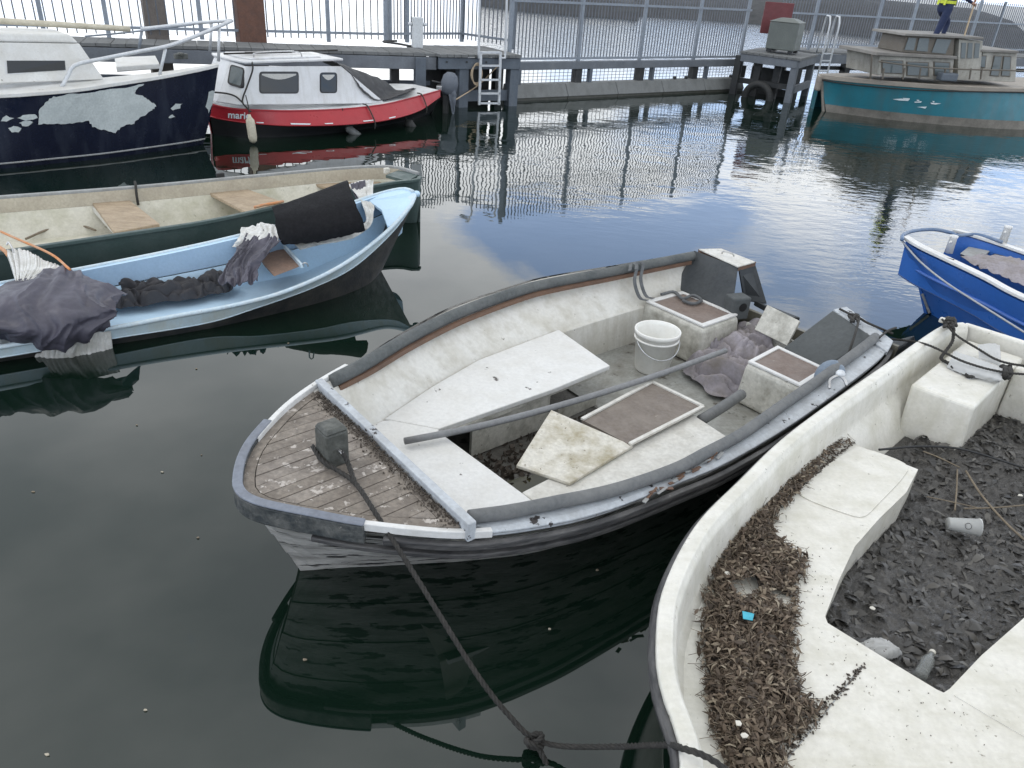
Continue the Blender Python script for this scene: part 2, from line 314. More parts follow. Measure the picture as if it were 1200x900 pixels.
M['gr_rim'] = mat('grey_timber_rim', (0.30, 0.31, 0.31), 0.65, (0.20, 0.19, 0.17), 0.6, 8, (0.1, 0.09, 0.08), 20, 0.68, 0.04)
M['royal'] = mat('royal_blue_topside', (0.032, 0.135, 0.46), 0.33, (0.027, 0.10, 0.35), 0.6, 2.5, None, fine=0.04, bump=0.04)
M['royal_light'] = mat('royal_blue_rail', (0.045, 0.13, 0.42), 0.35, None)
M['hose'] = mat('blue_grey_hose', (0.10, 0.16, 0.27), 0.5, (0.3, 0.32, 0.34), 0.5, 6)
M['navy'] = mat('navy_topside', (0.006, 0.009, 0.024), 0.22, (0.012, 0.016, 0.03), 0.5, 3, (0.45, 0.50, 0.50), 5.5, 0.735, 0.012, fine=0.1, bump=0.08, streak=((0.10, 0.12, 0.15), (6, 6, 0.3), 0.22))
M['primer'] = mat('exposed_grey_primer', (0.52, 0.56, 0.55), 0.6, (0.36, 0.40, 0.40), 0.6, 5, (0.02, 0.025, 0.05), 9, 0.70, 0.02, bump=0.15)
M['deck_white'] = mat('peeling_white_deck', (0.62, 0.62, 0.60), 0.55, (0.48, 0.46, 0.41), 0.6, 4, (0.26, 0.25, 0.22), 11, 0.67, 0.03, 0.06, bump=0.3)
M['cab_white'] = mat('stained_white_cabin', (0.66, 0.67, 0.68), 0.4, (0.5, 0.5, 0.48), 0.5, 3, (0.3, 0.27, 0.24), 22, 0.74, 0.03, 0.04, streak=((0.34, 0.32, 0.28), (9, 9, 0.5), 0.4))
M['red'] = mat('red_topside', (0.36, 0.018, 0.028), 0.38, (0.25, 0.012, 0.02), 0.6, 3, (0.55, 0.45, 0.44), 30, 0.735, 0.015, fine=0.06, bump=0.05)
M['black_hull'] = mat('black_hull', (0.014, 0.015, 0.017), 0.4, (0.03, 0.03, 0.032), 0.5, 5)
M['cover'] = mat('charcoal_boat_cover', (0.035, 0.036, 0.039), 0.7, (0.05, 0.05, 0.054), 0.5, 4, None)
M['cover_grey'] = mat('grey_motor_cover', (0.10, 0.115, 0.14), 0.65, (0.15, 0.165, 0.19), 0.6, 8, None)
M['fender_cream'] = mat('dirty_cream_fender', (0.52, 0.48, 0.38), 0.5, (0.30, 0.26, 0.18), 0.6, 6, None)
M['fender_grey'] = mat('grimy_grey_fender', (0.10, 0.105, 0.105), 0.5, (0.3, 0.3, 0.29), 0.5, 8, None)
M['glass_dark'] = mat('dark_cabin_glass', (0.018, 0.021, 0.023), 0.08, None, fine=0.05, bump=0.0)
M['glass_grey'] = mat('grey_cabin_glass', (0.10, 0.12, 0.125), 0.1, None, fine=0.1, bump=0.0)
M['gasket'] = mat('black_window_gasket', (0.012, 0.012, 0.013), 0.5, None)
M['curtain'] = mat('pale_curtain', (0.45, 0.45, 0.43), 0.8, None)
M['teal'] = mat('teal_topside', (0.018, 0.155, 0.20), 0.42, (0.022, 0.115, 0.145), 0.7, 2, (0.25, 0.36, 0.38), 9, 0.74, 0.02, fine=0.05, bump=0.05, streak=((0.075, 0.085, 0.08), (3.5, 3.5, .25), 0.45))
M['teal_wood'] = mat('grey_tan_gunwale', (0.28, 0.25, 0.21), 0.7, (0.17, 0.15, 0.13), 0.7, 3, None, stretch=(1, 1, 4))
M['teal_low'] = mat('fouled_waterline', (0.20, 0.185, 0.16), 0.7, (0.09, 0.085, 0.07), 0.8, 4, None)
M['cabin_cream'] = mat('cream_cabin', (0.38, 0.37, 0.33), 0.65, (0.17, 0.16, 0.14), 0.7, 3, (0.085, 0.075, 0.06), 9, 0.67, 0.03, streak=((0.12, 0.105, 0.085), (6, 6, .5), 0.5))
M['cabin_trim'] = mat('brown_cabin_trim', (0.12, 0.105, 0.085), 0.6, None)
M['roof_grey'] = mat('grey_cabin_roof', (0.21, 0.20, 0.185), 0.75, (0.13, 0.12, 0.105), 0.7, 3, None)
M['flake_white'] = mat('flaked_white_marks', (0.62, 0.68, 0.70), 0.6, None)
M['steel'] = mat('galvanised_fence_steel', (0.24, 0.27, 0.31), 0.5, (0.16, 0.18, 0.21), 0.6, 5, None, metal=0.2)
M['picket'] = mat('dark_fence_picket', (0.075, 0.085, 0.10), 0.5, (0.12, 0.13, 0.15), 0.5, 6, None)
M['picket_light'] = mat('grey_fence_picket', (0.125, 0.14, 0.165), 0.5, (0.085, 0.095, 0.11), 0.5, 6, None)
M['pier_deck'] = mat('weathered_pier_deck', (0.15, 0.155, 0.155), 0.8, (0.10, 0.105, 0.105), 0.7, 3, None, bump=0.3)
M['pier_blue'] = mat('slate_blue_pier_timber', (0.10, 0.12, 0.145), 0.65, (0.065, 0.075, 0.09), 0.7, 3, None, bump=0.3, streak=((0.18, 0.19, 0.2), (5, 5, 1), 0.3))
M['pier_grey'] = mat('grey_pier_beam', (0.14, 0.155, 0.175), 0.7, (0.095, 0.105, 0.12), 0.7, 3, None, bump=0.2, streak=((0.22, 0.23, 0.24), (4, 4, 1), 0.3))
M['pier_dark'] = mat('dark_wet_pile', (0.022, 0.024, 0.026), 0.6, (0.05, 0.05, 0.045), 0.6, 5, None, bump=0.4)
M['concrete'] = mat('concrete_wall', (0.165, 0.172, 0.17), 0.8, (0.11, 0.115, 0.11), 0.8, 2.5, None, bump=0.2, streak=((0.08, 0.085, 0.08), (5, 5, .6), 0.5))
M['concrete_wet'] = mat('algae_wet_concrete', (0.06, 0.06, 0.05), 0.5, (0.10, 0.10, 0.085), 0.6, 5)
M['rust'] = mat('rusty_steel_pile', (0.13, 0.065, 0.045), 0.8, (0.075, 0.045, 0.038), 0.7, 6, None, bump=0.4, bscale=30)
M['rust_grey'] = mat('grey_brown_pile', (0.17, 0.15, 0.135), 0.8, (0.10, 0.085, 0.075), 0.7, 5, None, bump=0.3)
M['alu'] = mat('pale_aluminium', (0.56, 0.58, 0.60), 0.4, (0.40, 0.41, 0.42), 0.5, 10, None, metal=0.15)
M['white_post'] = mat('white_service_post', (0.55, 0.57, 0.58), 0.5, (0.42, 0.43, 0.43), 0.5, 5, None)
M['cabinet'] = mat('grey_green_cabinet', (0.125, 0.14, 0.13), 0.55, (0.09, 0.10, 0.095), 0.6, 3, None)
M['red_board'] = mat('dull_red_board', (0.14, 0.034, 0.038), 0.6, (0.095, 0.028, 0.03), 0.6, 4, None)
M['rubber'] = mat('black_tyre_rubber', (0.016, 0.017, 0.017), 0.7, (0.04, 0.04, 0.038), 0.6, 12, None)
M['rock'] = mat('dark_basalt_slope', (0.045, 0.047, 0.05), 0.85, (0.025, 0.027, 0.03), 0.8, 1.2, None, bump=0.8, bscale=4)
M['grassy'] = mat('dry_grass_bank', (0.17, 0.16, 0.11), 0.9, (0.10, 0.10, 0.07), 0.7, 1, None)
M['quay_pale'] = mat('pale_quay', (0.46, 0.47, 0.48), 0.8, (0.33, 0.34, 0.35), 0.5, 1, None)
M['trouser'] = mat('navy_workwear', (0.012, 0.022, 0.065), 0.8, (0.02, 0.03, 0.08), 0.5, 10, None)
M['hivis'] = mat('yellow_hivis', (0.55, 0.62, 0.05), 0.7, None)
M['skin'] = mat('skin', (0.45, 0.26, 0.19), 0.5, None, fine=0.03)
M['hair'] = mat('brown_hair', (0.05, 0.032, 0.02), 0.7, None)
M['boot'] = mat('dark_boot', (0.02, 0.02, 0.022), 0.6, None)
def leaf_mat(name, cols, rough):
    m = bpy.data.materials.new(name); m.use_nodes = True; t = m.node_tree; b = t.nodes['Principled BSDF']; b.inputs['Roughness'].default_value = rough
    g = t.nodes.new('ShaderNodeNewGeometry'); r = t.nodes.new('ShaderNodeValToRGB'); t.links.new(g.outputs['Random Per Island'], r.inputs[0]); e = r.color_ramp.elements
    e[0].color = (*cols[0], 1); e[1].color = (*cols[-1], 1)
    for k, c in enumerate(cols[1:-1]): q = e.new((k + 1) / (len(cols) - 1)); q.color = (*c, 1)
    t.links.new(r.outputs[0], b.inputs['Base Color']); return m
M['leaf_dry'] = leaf_mat('dry_brown_leaves', [(0.028, 0.019, 0.012), (0.085, 0.060, 0.041), (0.13, 0.095, 0.066), (0.055, 0.041, 0.030), (0.17, 0.128, 0.09), (0.30, 0.255, 0.19)], 0.75)
M['leaf_wet'] = leaf_mat('wet_dark_leaves', [(0.022, 0.021, 0.020), (0.055, 0.053, 0.050), (0.075, 0.069, 0.062), (0.040, 0.040, 0.040), (0.062, 0.057, 0.05), (0.12, 0.115, 0.105)], 0.38)
M['mulch'] = mat('dark_leaf_mulch', (0.035, 0.028, 0.024), 0.8, None, bump=0.8, bscale=60)
M['mulch_wet'] = mat('wet_leaf_mulch', (0.040, 0.038, 0.036), 0.30, (0.085, 0.080, 0.074), 0.85, 22, (0.13, 0.125, 0.115), 38, 0.66, 0.05, 0.3, bump=0.9, bscale=55)
M['reed'] = mat('dead_reed', (0.20, 0.165, 0.12), 0.8, (0.10, 0.08, 0.06), 0.6, 15)
M['chip_white'] = mat('white_litter', (0.6, 0.58, 0.52), 0.6, None)
M['turq'] = mat('turquoise_scrap', (0.05, 0.38, 0.5), 0.5, None)
M['print_dark'] = mat('grey_print', (0.06, 0.06, 0.06), 0.6, None)
def thin_plastic(name, col, tr, rough):
    m = bpy.data.materials.new(name); m.use_nodes = True; b = m.node_tree.nodes['Principled BSDF']
    b.inputs['Base Color'].default_value = (*col, 1); b.inputs['Transmission Weight'].default_value = tr; b.inputs['Roughness'].default_value = rough; b.inputs['IOR'].default_value = 1.2
    return m
M['clear'] = thin_plastic('clear_plastic', (0.80, 0.84, 0.83), 0.8, 0.12)
M['milky'] = thin_plastic('milky_plastic', (0.74, 0.75, 0.75), 0.45, 0.3)
M['cup'] = thin_plastic('grey_cup_plastic', (0.55, 0.56, 0.55), 0.3, 0.35)

# ------------------------------------------------------------------ water
def water_mat():
    m = bpy.data.materials.new('harbour_water'); m.use_nodes = True; t = m.node_tree; nd = t.nodes.new; lk = t.links.new
    b = t.nodes['Principled BSDF']; b.inputs['Base Color'].default_value = (0.0042, 0.0115, 0.0075, 1); b.inputs['IOR'].default_value = 1.70
    b.inputs['Roughness'].default_value = 0.012; b.inputs['Specular IOR Level'].default_value = 0.5
    tc_ = nd('ShaderNodeTexCoord'); sp = nd('ShaderNodeSeparateXYZ'); lk(tc_.outputs['Object'], sp.inputs[0])
    def mr(src, a, c, lo=0.0, hi=1.0):
        r = nd('ShaderNodeMapRange'); r.interpolation_type = 'SMOOTHSTEP'; lk(src, r.inputs[0])
        for k, v in zip((1, 2, 3, 4), (a, c, lo, hi)): r.inputs[k].default_value = v
        return r.outputs[0]
    def op(o, a, c):
        q = nd('ShaderNodeMath'); q.operation = o
        for i, v in enumerate((a, c)):
            if isinstance(v, (int, float)): q.inputs[i].default_value = v
            else: lk(v, q.inputs[i])
        return q.outputs[0]
    def nz(sc, det, st=(1, 1, 1), ro=0.5, rot=0.0):
        mp_ = nd('ShaderNodeMapping'); mp_.inputs['Scale'].default_value = st; mp_.inputs['Rotation'].default_value = (0, 0, rot); lk(tc_.outputs['Object'], mp_.inputs[0])
        n_ = nd('ShaderNodeTexNoise'); n_.inputs['Scale'].default_value = sc; n_.inputs['Detail'].default_value = det; n_.inputs['Roughness'].default_value = ro
        lk(mp_.outputs[0], n_.inputs['Vector']); return n_.outputs['Fac']
    x, y = sp.outputs[0], sp.outputs[1]
    far = mr(y, 20.5, 30)                                       # open water beyond the pier
    mid = op('MULTIPLY', mr(y, 6.5, 12.5), mr(x, -3.5, 1.0))       # breeze in the basin
    right = op('MULTIPLY', mr(x, 0.8, 4.0), mr(y, 4.6, 8.5))
    gust = mr(nz(0.32, 2), 0.38, 0.62, 0.35, 1.0)
    a_mid = op('MULTIPLY', op('MAXIMUM', mid, right), gust)
    h1 = op('MULTIPLY', nz(2.1, 2, (1, 1, 1), 0.45), op('ADD', op('MULTIPLY', mr(y, 7, 13), 0.007), 0.0007))
    h2 = op('MULTIPLY', nz(5.6, 3, (0.7, 1.35, 1), 0.5, 0.25), op('MULTIPLY', a_mid, 0.0048))
    h3 = op('MULTIPLY', nz(1.6, 5, (0.7, 1.5, 1), 0.6), op('MULTIPLY', far, 0.055))
    bp = nd('ShaderNodeBump'); bp.inputs['Strength'].default_value = 1.0; bp.inputs['Distance'].default_value = 1.0
    lk(op('ADD', op('ADD', h1, h2), h3), bp.inputs['Height']); lk(bp.outputs[0], b.inputs['Normal'])
    return m
wb = MB(); wb.add([(-600, -30, 0), (600, -30, 0), (600, 1200, 0), (-600, 1200, 0)], [(0, 1, 2, 3)])
struct(wb.build('water', water_mat()))

# ------------------------------------------------------------------ pier, fences, far shore
Z = A(0, 0, 1)
def lerp(a, b, t): return np.asarray(a) * (1 - t) + np.asarray(b) * t
def flat(p, z): return A(p[0], p[1], z)
_shared = {}
def inst(name, key, mb_fn, mat_, parent, loc, rotz=0.0):        # part that shares mesh data with its alikes
    if key not in _shared:
        mb = mb_fn(); me = bpy.data.meshes.new(name); me.from_pydata(mb.v, [], mb.f); me.materials.append(mat_); me.update(); _shared[key] = me
    o = bpy.data.objects.new(name, _shared[key]); COL.objects.link(o); o.parent = parent
    o.location = tuple(np.asarray(loc) - (np.array(parent.location) if parent else 0)); o.rotation_euler = (0, 0, rotz); return o
def fence(label, P, Q, zb, zt, step, posts, rails, pm, sm, key, cat='fence', pw=0.02, post_w=0.07):
    P, Q = flat(P, zb), flat(Q, zb); t = thing('palisade_fence', label, cat, P); L = np.linalg.norm(Q - P); u = (Q - P) / L; ang = math.atan2(u[1], u[0])
    k = 0; x = step * 0.5
    while x < L:
        if all(abs(x - p) > post_w * 0.7 for p in posts):
            inst('picket', key, lambda: MB().box((0, 0, (zt - zb) / 2 + 0.03), (1, 0, 0), (0, 1, 0), Z, pw / 2, 0.008, (zt - zb) / 2 - 0.03), pm, t, P + u * x, ang)
        x += step
    side = np.cross(Z, u)
    for p in posts:
        MB().box(P + u * p + Z * (zt - zb + 0.05) / 2, u, side, Z, post_w / 2, post_w / 2, (zt - zb + 0.05) / 2).build('post', sm, t, bevel=0.006)
    for r in rails:
        MB().bar(P - side * 0.03 + Z * (r - zb), Q - side * 0.03 + Z * (r - zb), 0.03, 0.045).build('rail', sm, t)
    return t
# left walkway
f0, f1 = at(120, 51, 0.95), at(440, 61, 0.95); ux = unit(f1 - f0); bx_ = unit(np.cross(Z, ux))
fa, fb = f0 - ux * 4.5, f1 + ux * 1.15
pier = thing('pier', 'slate blue timber pier walkway with boarded deck behind the moored boats', 'pier', flat(f1, 0))
nb = 46
Lp = np.linalg.norm(fb - fa)
for i in range(nb):                                       # deck boards run across the walkway
    a, b = Lp * i / nb, Lp * (i + 1) / nb - 0.008; zz = Z * (0.006 * random.random())
    q = [fa + ux * a, fa + ux * b, fa + ux * b + bx_ * 0.95, fa + ux * a + bx_ * 0.95]
    MB().hexa(np.array(q) - Z * 0.05 + zz, np.array(q) + zz).build('deck_board', M['pier_deck'], pier)
MB().bar(fa + Z * -0.17 + bx_ * 0.05, fb + Z * -0.17 + bx_ * 0.05, 0.10, 0.22).build('edge_beam', M['pier_grey'], pier, bevel=0.01)
MB().bar(fa + Z * -0.17 + bx_ * 0.85, fb + Z * -0.17 + bx_ * 0.85, 0.10, 0.22).build('edge_beam', M['pier_dark'], pier)
MB().bar(fa + Z * -0.58 + bx_ * 0.5, fb + Z * -0.58 + bx_ * 0.5, 0.06, 0.08).build('lower_rail', M['pier_blue'], pier)
for px in (40, 345, 395, 462):
    p = pl(px, 66, f0 + bx_ * 0.45, bx_); MB().bar(flat(p, -0.4), flat(p, 0.72), 0.16, 0.16, ux).build('pile', M['pier_dark'], pier)
p = pl(492, 70, f0 + bx_ * 0.02, bx_); MB().bar(flat(p, -0.4), flat(p, 0.89), 0.2, 0.2, ux).build('pile', M['pier_blue'], pier, bevel=0.012)
# landing that stands forward of the walkway
w2, w3 = at(543, 126), at(601, 124.5); lx = unit(w3 - w2); ly = unit(np.cross(Z, lx))
pier2 = thing('landing_stage', 'slate blue timber landing with square posts where the walkway meets the wall', 'pier', (w2 + w3) / 2)
e0 = flat(w2 - lx * 0.55, 0.95); e1 = flat(w3 + lx * 0.10, 0.95)
for i in range(12):
    a, b = i / 12, (i + 1) / 12 - 0.006; q = [lerp(e0, e1, a) - ly * 0.08, lerp(e0, e1, b) - ly * 0.08, lerp(e0, e1, b) + ly * 1.5, lerp(e0, e1, a) + ly * 1.5]
    zz = Z * (0.01 + 0.005 * random.random()); MB().hexa(np.array(q) - Z * 0.05 + zz, np.array(q) + zz).build('deck_board', M['pier_deck'], pier2)
for c, m_ in ((w2, 'pier_blue'), (w3, 'pier_blue')):
    MB().box(flat(c, 0.24) + ly * 0.1, lx, ly, Z, 0.10, 0.10, 0.66).build('post', M[m_], pier2, bevel=0.012)
for off in (0.7, 1.35):
    for c in (w2, w3): MB().box(flat(c, 0.24) + ly * off, lx, ly, Z, 0.09, 0.09, 0.66).build('post', M['pier_dark'], pier2)
MB().bar(e0 - Z * 0.15, e1 - Z * 0.15, 0.07, 0.20).build('edge_beam', M['pier_blue'], pier2, bevel=0.008)
MB().bar(flat(w2, 0.2) + ly * 0.12 + lx * 0.1, flat(w3, 0.2) + ly * 0.12 - lx * 0.1, 0.08, 0.2).build('cross_beam', M['pier_blue'], pier2)
MB().bar(flat(w2, 0.2) + ly * 0.9 - lx * 0.6, flat(w3, 0.2) + ly * 0.9 - lx * 0.09, 0.04, 1.2).build('back_panel', M['pier_dark'], pier2)  # dark sheet added to block the bright water seen under the landing
for k in range(3): MB().tube([e0 + lx * (0.15 + k * 0.42) - ly * 0.055 - Z * 0.12, e0 + lx * (0.15 + k * 0.42) - ly * 0.04 - Z * 0.12], 0.018, 8).build('bolt', M['pier_dark'], pier2)
# aluminium ladder
PL = flat(w2, 0) - ly * 0.14
lad = thing('boarding_ladder', 'pale aluminium ladder hooked on the landing between two square posts', 'ladder', flat(pl(572, 126, PL, ly), 0))
for x0 in (561.5, 584.5):
    a = pl(x0, 123, PL, ly); b = pl(x0 + 2, 61, PL, ly); MB().bar(a, b, 0.05, 0.035, ly).build('stile', M['alu'], lad, bevel=0.005)
for yy in (61.5, 77, 93.5, 109.5, 121):
    MB().bar(pl(562, yy, PL, ly), pl(586, yy, PL, ly), 0.035, 0.035).build('rung', M['alu'], lad)
for x0, s_ in ((561, -1), (592, 1)):
    a = pl(x0, 68, PL, ly); b = pl(x0 + (1 if s_ < 0 else 2), -2, PL, ly); c = flat(pl(563 if s_ < 0 else 586, 68, PL, ly), a[2])
    MB().tube(np.array([c, a, lerp(a, b, 0.1), b, b + Z * 0.25, b + Z * 0.35 + ly * 0.12, b + Z * 0.35 + ly * 0.5]), 0.022, 8).build('handrail', M['alu'], lad, True)
# fences on the walkway
g0, g1 = at(120, 44, 0.95), at(452, 50.5, 0.95); gu = unit(g1 - g0); ga = g0 - gu * 3.2; Lg = np.linalg.norm(g1 - ga)
def along(px, py): return float(np.dot(pl(px, py, g0, np.cross(Z, gu)) - ga, gu))
fence('dark upright picket fence along the walkway behind the navy and red boats', ga, g1, 0.95, 2.6, 0.145, [along(48, 20), along(124, 20), along(234, 20), along(384, 20), Lg], (1.12, 2.45), M['picket'], M['steel'], 'pkA')
h0, h1 = at(456, 50, 0.95), at(541, 49, 0.95)
fence('dense steel gate fence closing off the walkway corner by the white service post', h0, h1, 0.95, 2.6, 0.085, [0.02, 0.45, np.linalg.norm(h1 - h0)], (1.12, 2.45), M['picket'], M['steel'], 'pkB')
k0, k1 = at(541, 49, 0.95), at(600, 58, 0.95)
fence('short picket fence on the landing behind the pale ladder', k0, k1, 0.95, 2.6, 0.12, [0.0, np.linalg.norm(k1 - k0)], (1.12, 2.45), M['picket_light'], M['steel'], 'pkC')
# rusty pile and grey pile standing behind the fence
for nm, xa, xb, yb, mt_, lb in (('steel_pile', 279, 311, 47, 'rust', 'rust brown square mooring pile rising behind the picket fence'), ('steel_pile', 171, 197, 44, 'rust_grey', 'grey brown board-faced mooring pile behind the navy yacht bow')):
    P0 = g0 + np.cross(Z, gu) * 0.25; a, b = pl(xa, yb, P0, bx_), pl(xb, yb, P0, bx_); hw = np.linalg.norm(b - a) / 2
    o = MB().box(flat((a + b) / 2, 1.4) + bx_ * hw, gu, np.cross(Z, gu), Z, hw, hw, 1.9).build(nm, M[mt_], None, bevel=0.02); recenter(o); tag(o, lb, 'pile')
# white service post on the walkway
sp_ = thing('service_post', 'white service post with taps on the walkway by the gate fence', 'post', pl(489, 56, f0 + bx_ * 0.12, bx_)); c = np.array(sp_.location)
MB().box(c + Z * 0.26, ux, bx_, Z, 0.095, 0.07, 0.26).build('casing', M['white_post'], sp_, bevel=0.015)
for s_ in (-1, 1): MB().tube([c + Z * 0.40 + ux * 0.09 * s_, c + Z * 0.40 + ux * 0.17 * s_], 0.028, 8).build('tap', M['alu'], sp_, True)
MB().tube(cr_eval([c + A(-.1, -.12, .03) , c + A(-.35, -.05, .05), c + A(-.65, .05, .06), c + A(-.4, .15, .08)], 16), 0.02, 6).build('hose', M['black_plastic'], sp_, True)
# breakwater wall between landing and right platform
v0, v1 = at(602, 119), at(872, 106.5); vu = unit(v1 - v0); vn = unit(np.cross(Z, vu))
wall = thing('breakwater_wall', 'low grey concrete wall with sloping cap under the palisade fence', 'wall', (v0 + v1) / 2)
nseg = 5
for i in range(nseg):
    a, b = lerp(v0, v1, i / nseg), lerp(v0, v1, (i + 1) / nseg) - vu * 0.012
    MB().hexa([flat(a, -.5) + vn * .03, flat(b, -.5) + vn * .03, flat(b, -.5) + vn * .5, flat(a, -.5) + vn * .5], [flat(a, .055) + vn * .03, flat(b, .055) + vn * .03, flat(b, .055) + vn * .5, flat(a, .055) + vn * .5]).build('foot', M['concrete_wet'], wall)
    MB().hexa([flat(a, .055), flat(b, .055), flat(b, .055) + vn * .45, flat(a, .055) + vn * .45], [flat(a, .30) + vn * .14, flat(b, .30) + vn * .14, flat(b, .30) + vn * .4, flat(a, .30) + vn * .4]).build('wall_panel', M['concrete'], wall, bevel=0.012)
bz = 0.66
MB().bar(flat(v0, bz) + vn * .25, flat(v1, bz) + vn * .25, 0.14, 0.16).build('top_beam', M['pier_grey'], wall, bevel=0.012)
Pw = flat(v0, 0) + vn * 0.25
for px in (676, 749, 812, 868): p = pl(px, 85, Pw + vn * .05, vn); MB().box(flat(p, .44), vu, vn, Z, .085, .085, .145).build('stub_pile', M['pier_dark'], wall)
for px in (608, 691, 764, 827): p = pl(px, 85, Pw - vn * .02, vn); MB().box(flat(p, .42), vu, vn, Z, .035, .05, .165).build('bracket', M['pier_blue'], wall)
for px in (791, 804, 856): p = pl(px, 90, Pw, vn); MB().box(flat(p, .33), vu, vn, Z, .03, .03, .035).build('block', M['pier_dark'], wall)
r0, r1 = flat(v0, .74) + vn * .27, flat(v1, .74) + vn * .27; Lr = np.linalg.norm(r1 - r0)
fence('light grey palisade fence standing on the low concrete wall', r0, r1, 0.74, 2.6, 0.092, [float(np.dot(pl(px, 40, r0, vn) - r0, vu)) for px in (598, 680, 753, 817, 872)], (0.80, 1.88), M['picket_light'], M['steel'], 'pkD', pw=.019)
mw = MB()                                                 # wire mesh hanging behind the wall beam
for i in range(int(Lr / 0.12)): mw.bar(r0 + vu * i * 0.12 - Z * 0.43 + vn * .06, r0 + vu * i * 0.12 - Z * 0.16 + vn * .06, 0.008, 0.008, vn)
for z_ in (0.36, 0.43, 0.50, 0.57): mw.bar(flat(r0, z_) + vn * .06, flat(r1, z_) + vn * .06, 0.008, 0.008)
mw.build('wire_mesh', M['picket'], wall)
# right platform
pa, pb = at(925, 121), at(943.5, 113); plat = thing('timber_platform', 'square grey timber platform on posts with a tyre fender, carrying the cabinet', 'platform', flat((pa + pb) / 2, 0))
zT = 1.0; c0 = flat(pa, zT)                      # front corner
c1 = flat(pl(952, 66, flat(pb, zT), (1, 0, 0)), zT) if False else flat(pb + unit(pb - pa) * 0.12, zT)
c3 = at(870, 60, zT); c2 = c1 + (c3 - c0)
u1, u2 = unit(c3 - c0), unit(c1 - c0)
top = [c0 - u1 * .05 - u2 * .05, c1 - u1 * .05 + u2 * .05, c2 + u1 * .05 + u2 * .05, c3 + u1 * .05 - u2 * .05]
n_b = 9
for i in range(n_b):
    a, b = i / n_b, (i + 1) / n_b - 0.008
    MB().prism(np.array([lerp(top[0], top[3], a), lerp(top[0], top[3], b), lerp(top[1], top[2], b), lerp(top[1], top[2], a)]) + Z * (0.004 * random.random()), 0.05).build('deck_board', M['pier_deck'], plat)
for a, b in ((c0, c3), (c0, c1), (c1, c2), (c3, c2)): MB().bar(a - Z * .14, b - Z * .14, 0.07, 0.17).build('edge_beam', M['pier_grey'], plat, bevel=0.01)
for p, m_ in ((c0, 'pier_grey'), (c1, 'pier_grey'), (c3, 'pier_dark'), (c2, 'pier_dark'), (lerp(c0, c3, .33) + u2 * .3, 'pier_dark'), (lerp(c0, c3, .66) + u2 * .2, 'pier_dark'), (lerp(c1, c2, .5), 'pier_dark')):
    MB().box(flat(p, 0.2) + (u1 + u2) * .07, u1, u2, Z, .085, .085, .7).build('post', M[m_], plat, bevel=0.012)
MB().bar(flat(c0, .30) + u2 * .1, flat(c1, .30), .08, .16).build('cross_beam', M['pier_grey'], plat)
MB().bar(flat(c0, .33) + u2 * .15, flat(c3, .33) + u2 * .15, .08, .12).build('cross_beam', M['pier_dark'], plat)
MB().bar(flat(c3, .45) + u2 * .9 - u1 * .1, flat(c0, .45) + u2 * .9 + u1 * .25, .05, .35).build('dark_backing', M['pier_dark'], plat)  # dark backing added behind the posts to darken the platform's underside
MB().bar(flat(c3, .05) + u2 * .9 - u1 * .1, flat(c0, .05) + u2 * .9 + u1 * .25, .05, .25).build('dark_backing', M['pier_dark'], plat)
tyc = flat(lerp(c0, c3, .55), 0.0) - u2 * .16
tb = MB(); ang_ = np.linspace(0, 2 * math.pi, 29); tb.tube([tyc + u1 * .33 * math.cos(a) + Z * (.33 * math.sin(a)) for a in ang_], 0.085, 10, False); o = tb.build('tyre_fender', M['rubber'], None, True); recenter(o); tag(o, 'black tyre fender hanging half in the water under the timber platform', 'tyre')
# cabinet and red board on it
cb = thing('grey_cabinet', 'grey green plastic utility cabinet on the timber platform', 'cabinet', lerp(c0, c2, .45)); c = np.array(cb.location) + Z * .02
hx_, hy_ = .37, .34
bot = [c + u1 * hx_ * i + u2 * hy_ * j for i, j in ((-1, -1), (-1, 1), (1, 1), (1, -1))]; tp_ = [q + Z * .68 for q in bot]
MB().hexa(np.array(bot) + Z * .07, np.array(tp_)).build('body', M['cabinet'], cb, bevel=0.02)
for i, j in ((-1, -1), (-1, 1), (1, 1), (1, -1)): MB().box(c + u1 * hx_ * .75 * i + u2 * hy_ * .75 * j + Z * .036, u1, u2, Z, .06, .06, .034).build('foot', M['black_plastic'], cb)
lid = [q + (q - c) * .06 + Z * .0 for q in bot]; lid = [A(q[0], q[1], c[2] + .685) for q in lid]; ap = [lerp(q, c + Z * .78, .55) for q in lid]
for q in ap: q[2] = c[2] + .77
MB().hexa(lid, ap).build('lid', M['cabinet'], cb, bevel=0.015)
rb_ = thing('red_board', 'dull red board on a dark stand behind the grey green cabinet', 'board', at(906, 59, 1.02) + A(0, .25, 0)); c = np.array(rb_.location)
MB().box(c + Z * .72, RT, A(0, 1, 0), Z, .36, .03, .36).build('panel', M['red_board'], rb_, bevel=0.01)
MB().box(c + Z * .19, RT, A(0, 1, 0), Z, .09, .05, .18).build('stand', M['pier_dark'], rb_)
# second ladder at the platform's side
l2 = thing('boarding_ladder', 'white ladder with tall handrails beside the timber platform and the teal boat', 'ladder', flat(at(958, 112), 0)); b2 = np.array(l2.location); lv = unit(A(0.85, 0.5, 0))
for s_ in (-1, 1):
    MB().tube(cr_eval([b2 + lv * .17 * s_, b2 + lv * .17 * s_ + Z * .9, b2 + lv * .17 * s_ + Z * 1.75, b2 + lv * .17 * s_ + Z * 1.85 + A(-.05, .2, 0), b2 + lv * .17 * s_ + Z * 1.0 + A(0, .5, 0)], 20), .022, 8).build('handrail', M['alu'], l2, True)
for z_ in (.1, .35, .6, .85, 1.02): MB().bar(b2 - lv * .17 + Z * z_, b2 + lv * .17 + Z * z_, .03, .03).build('rung', M['alu'], l2)
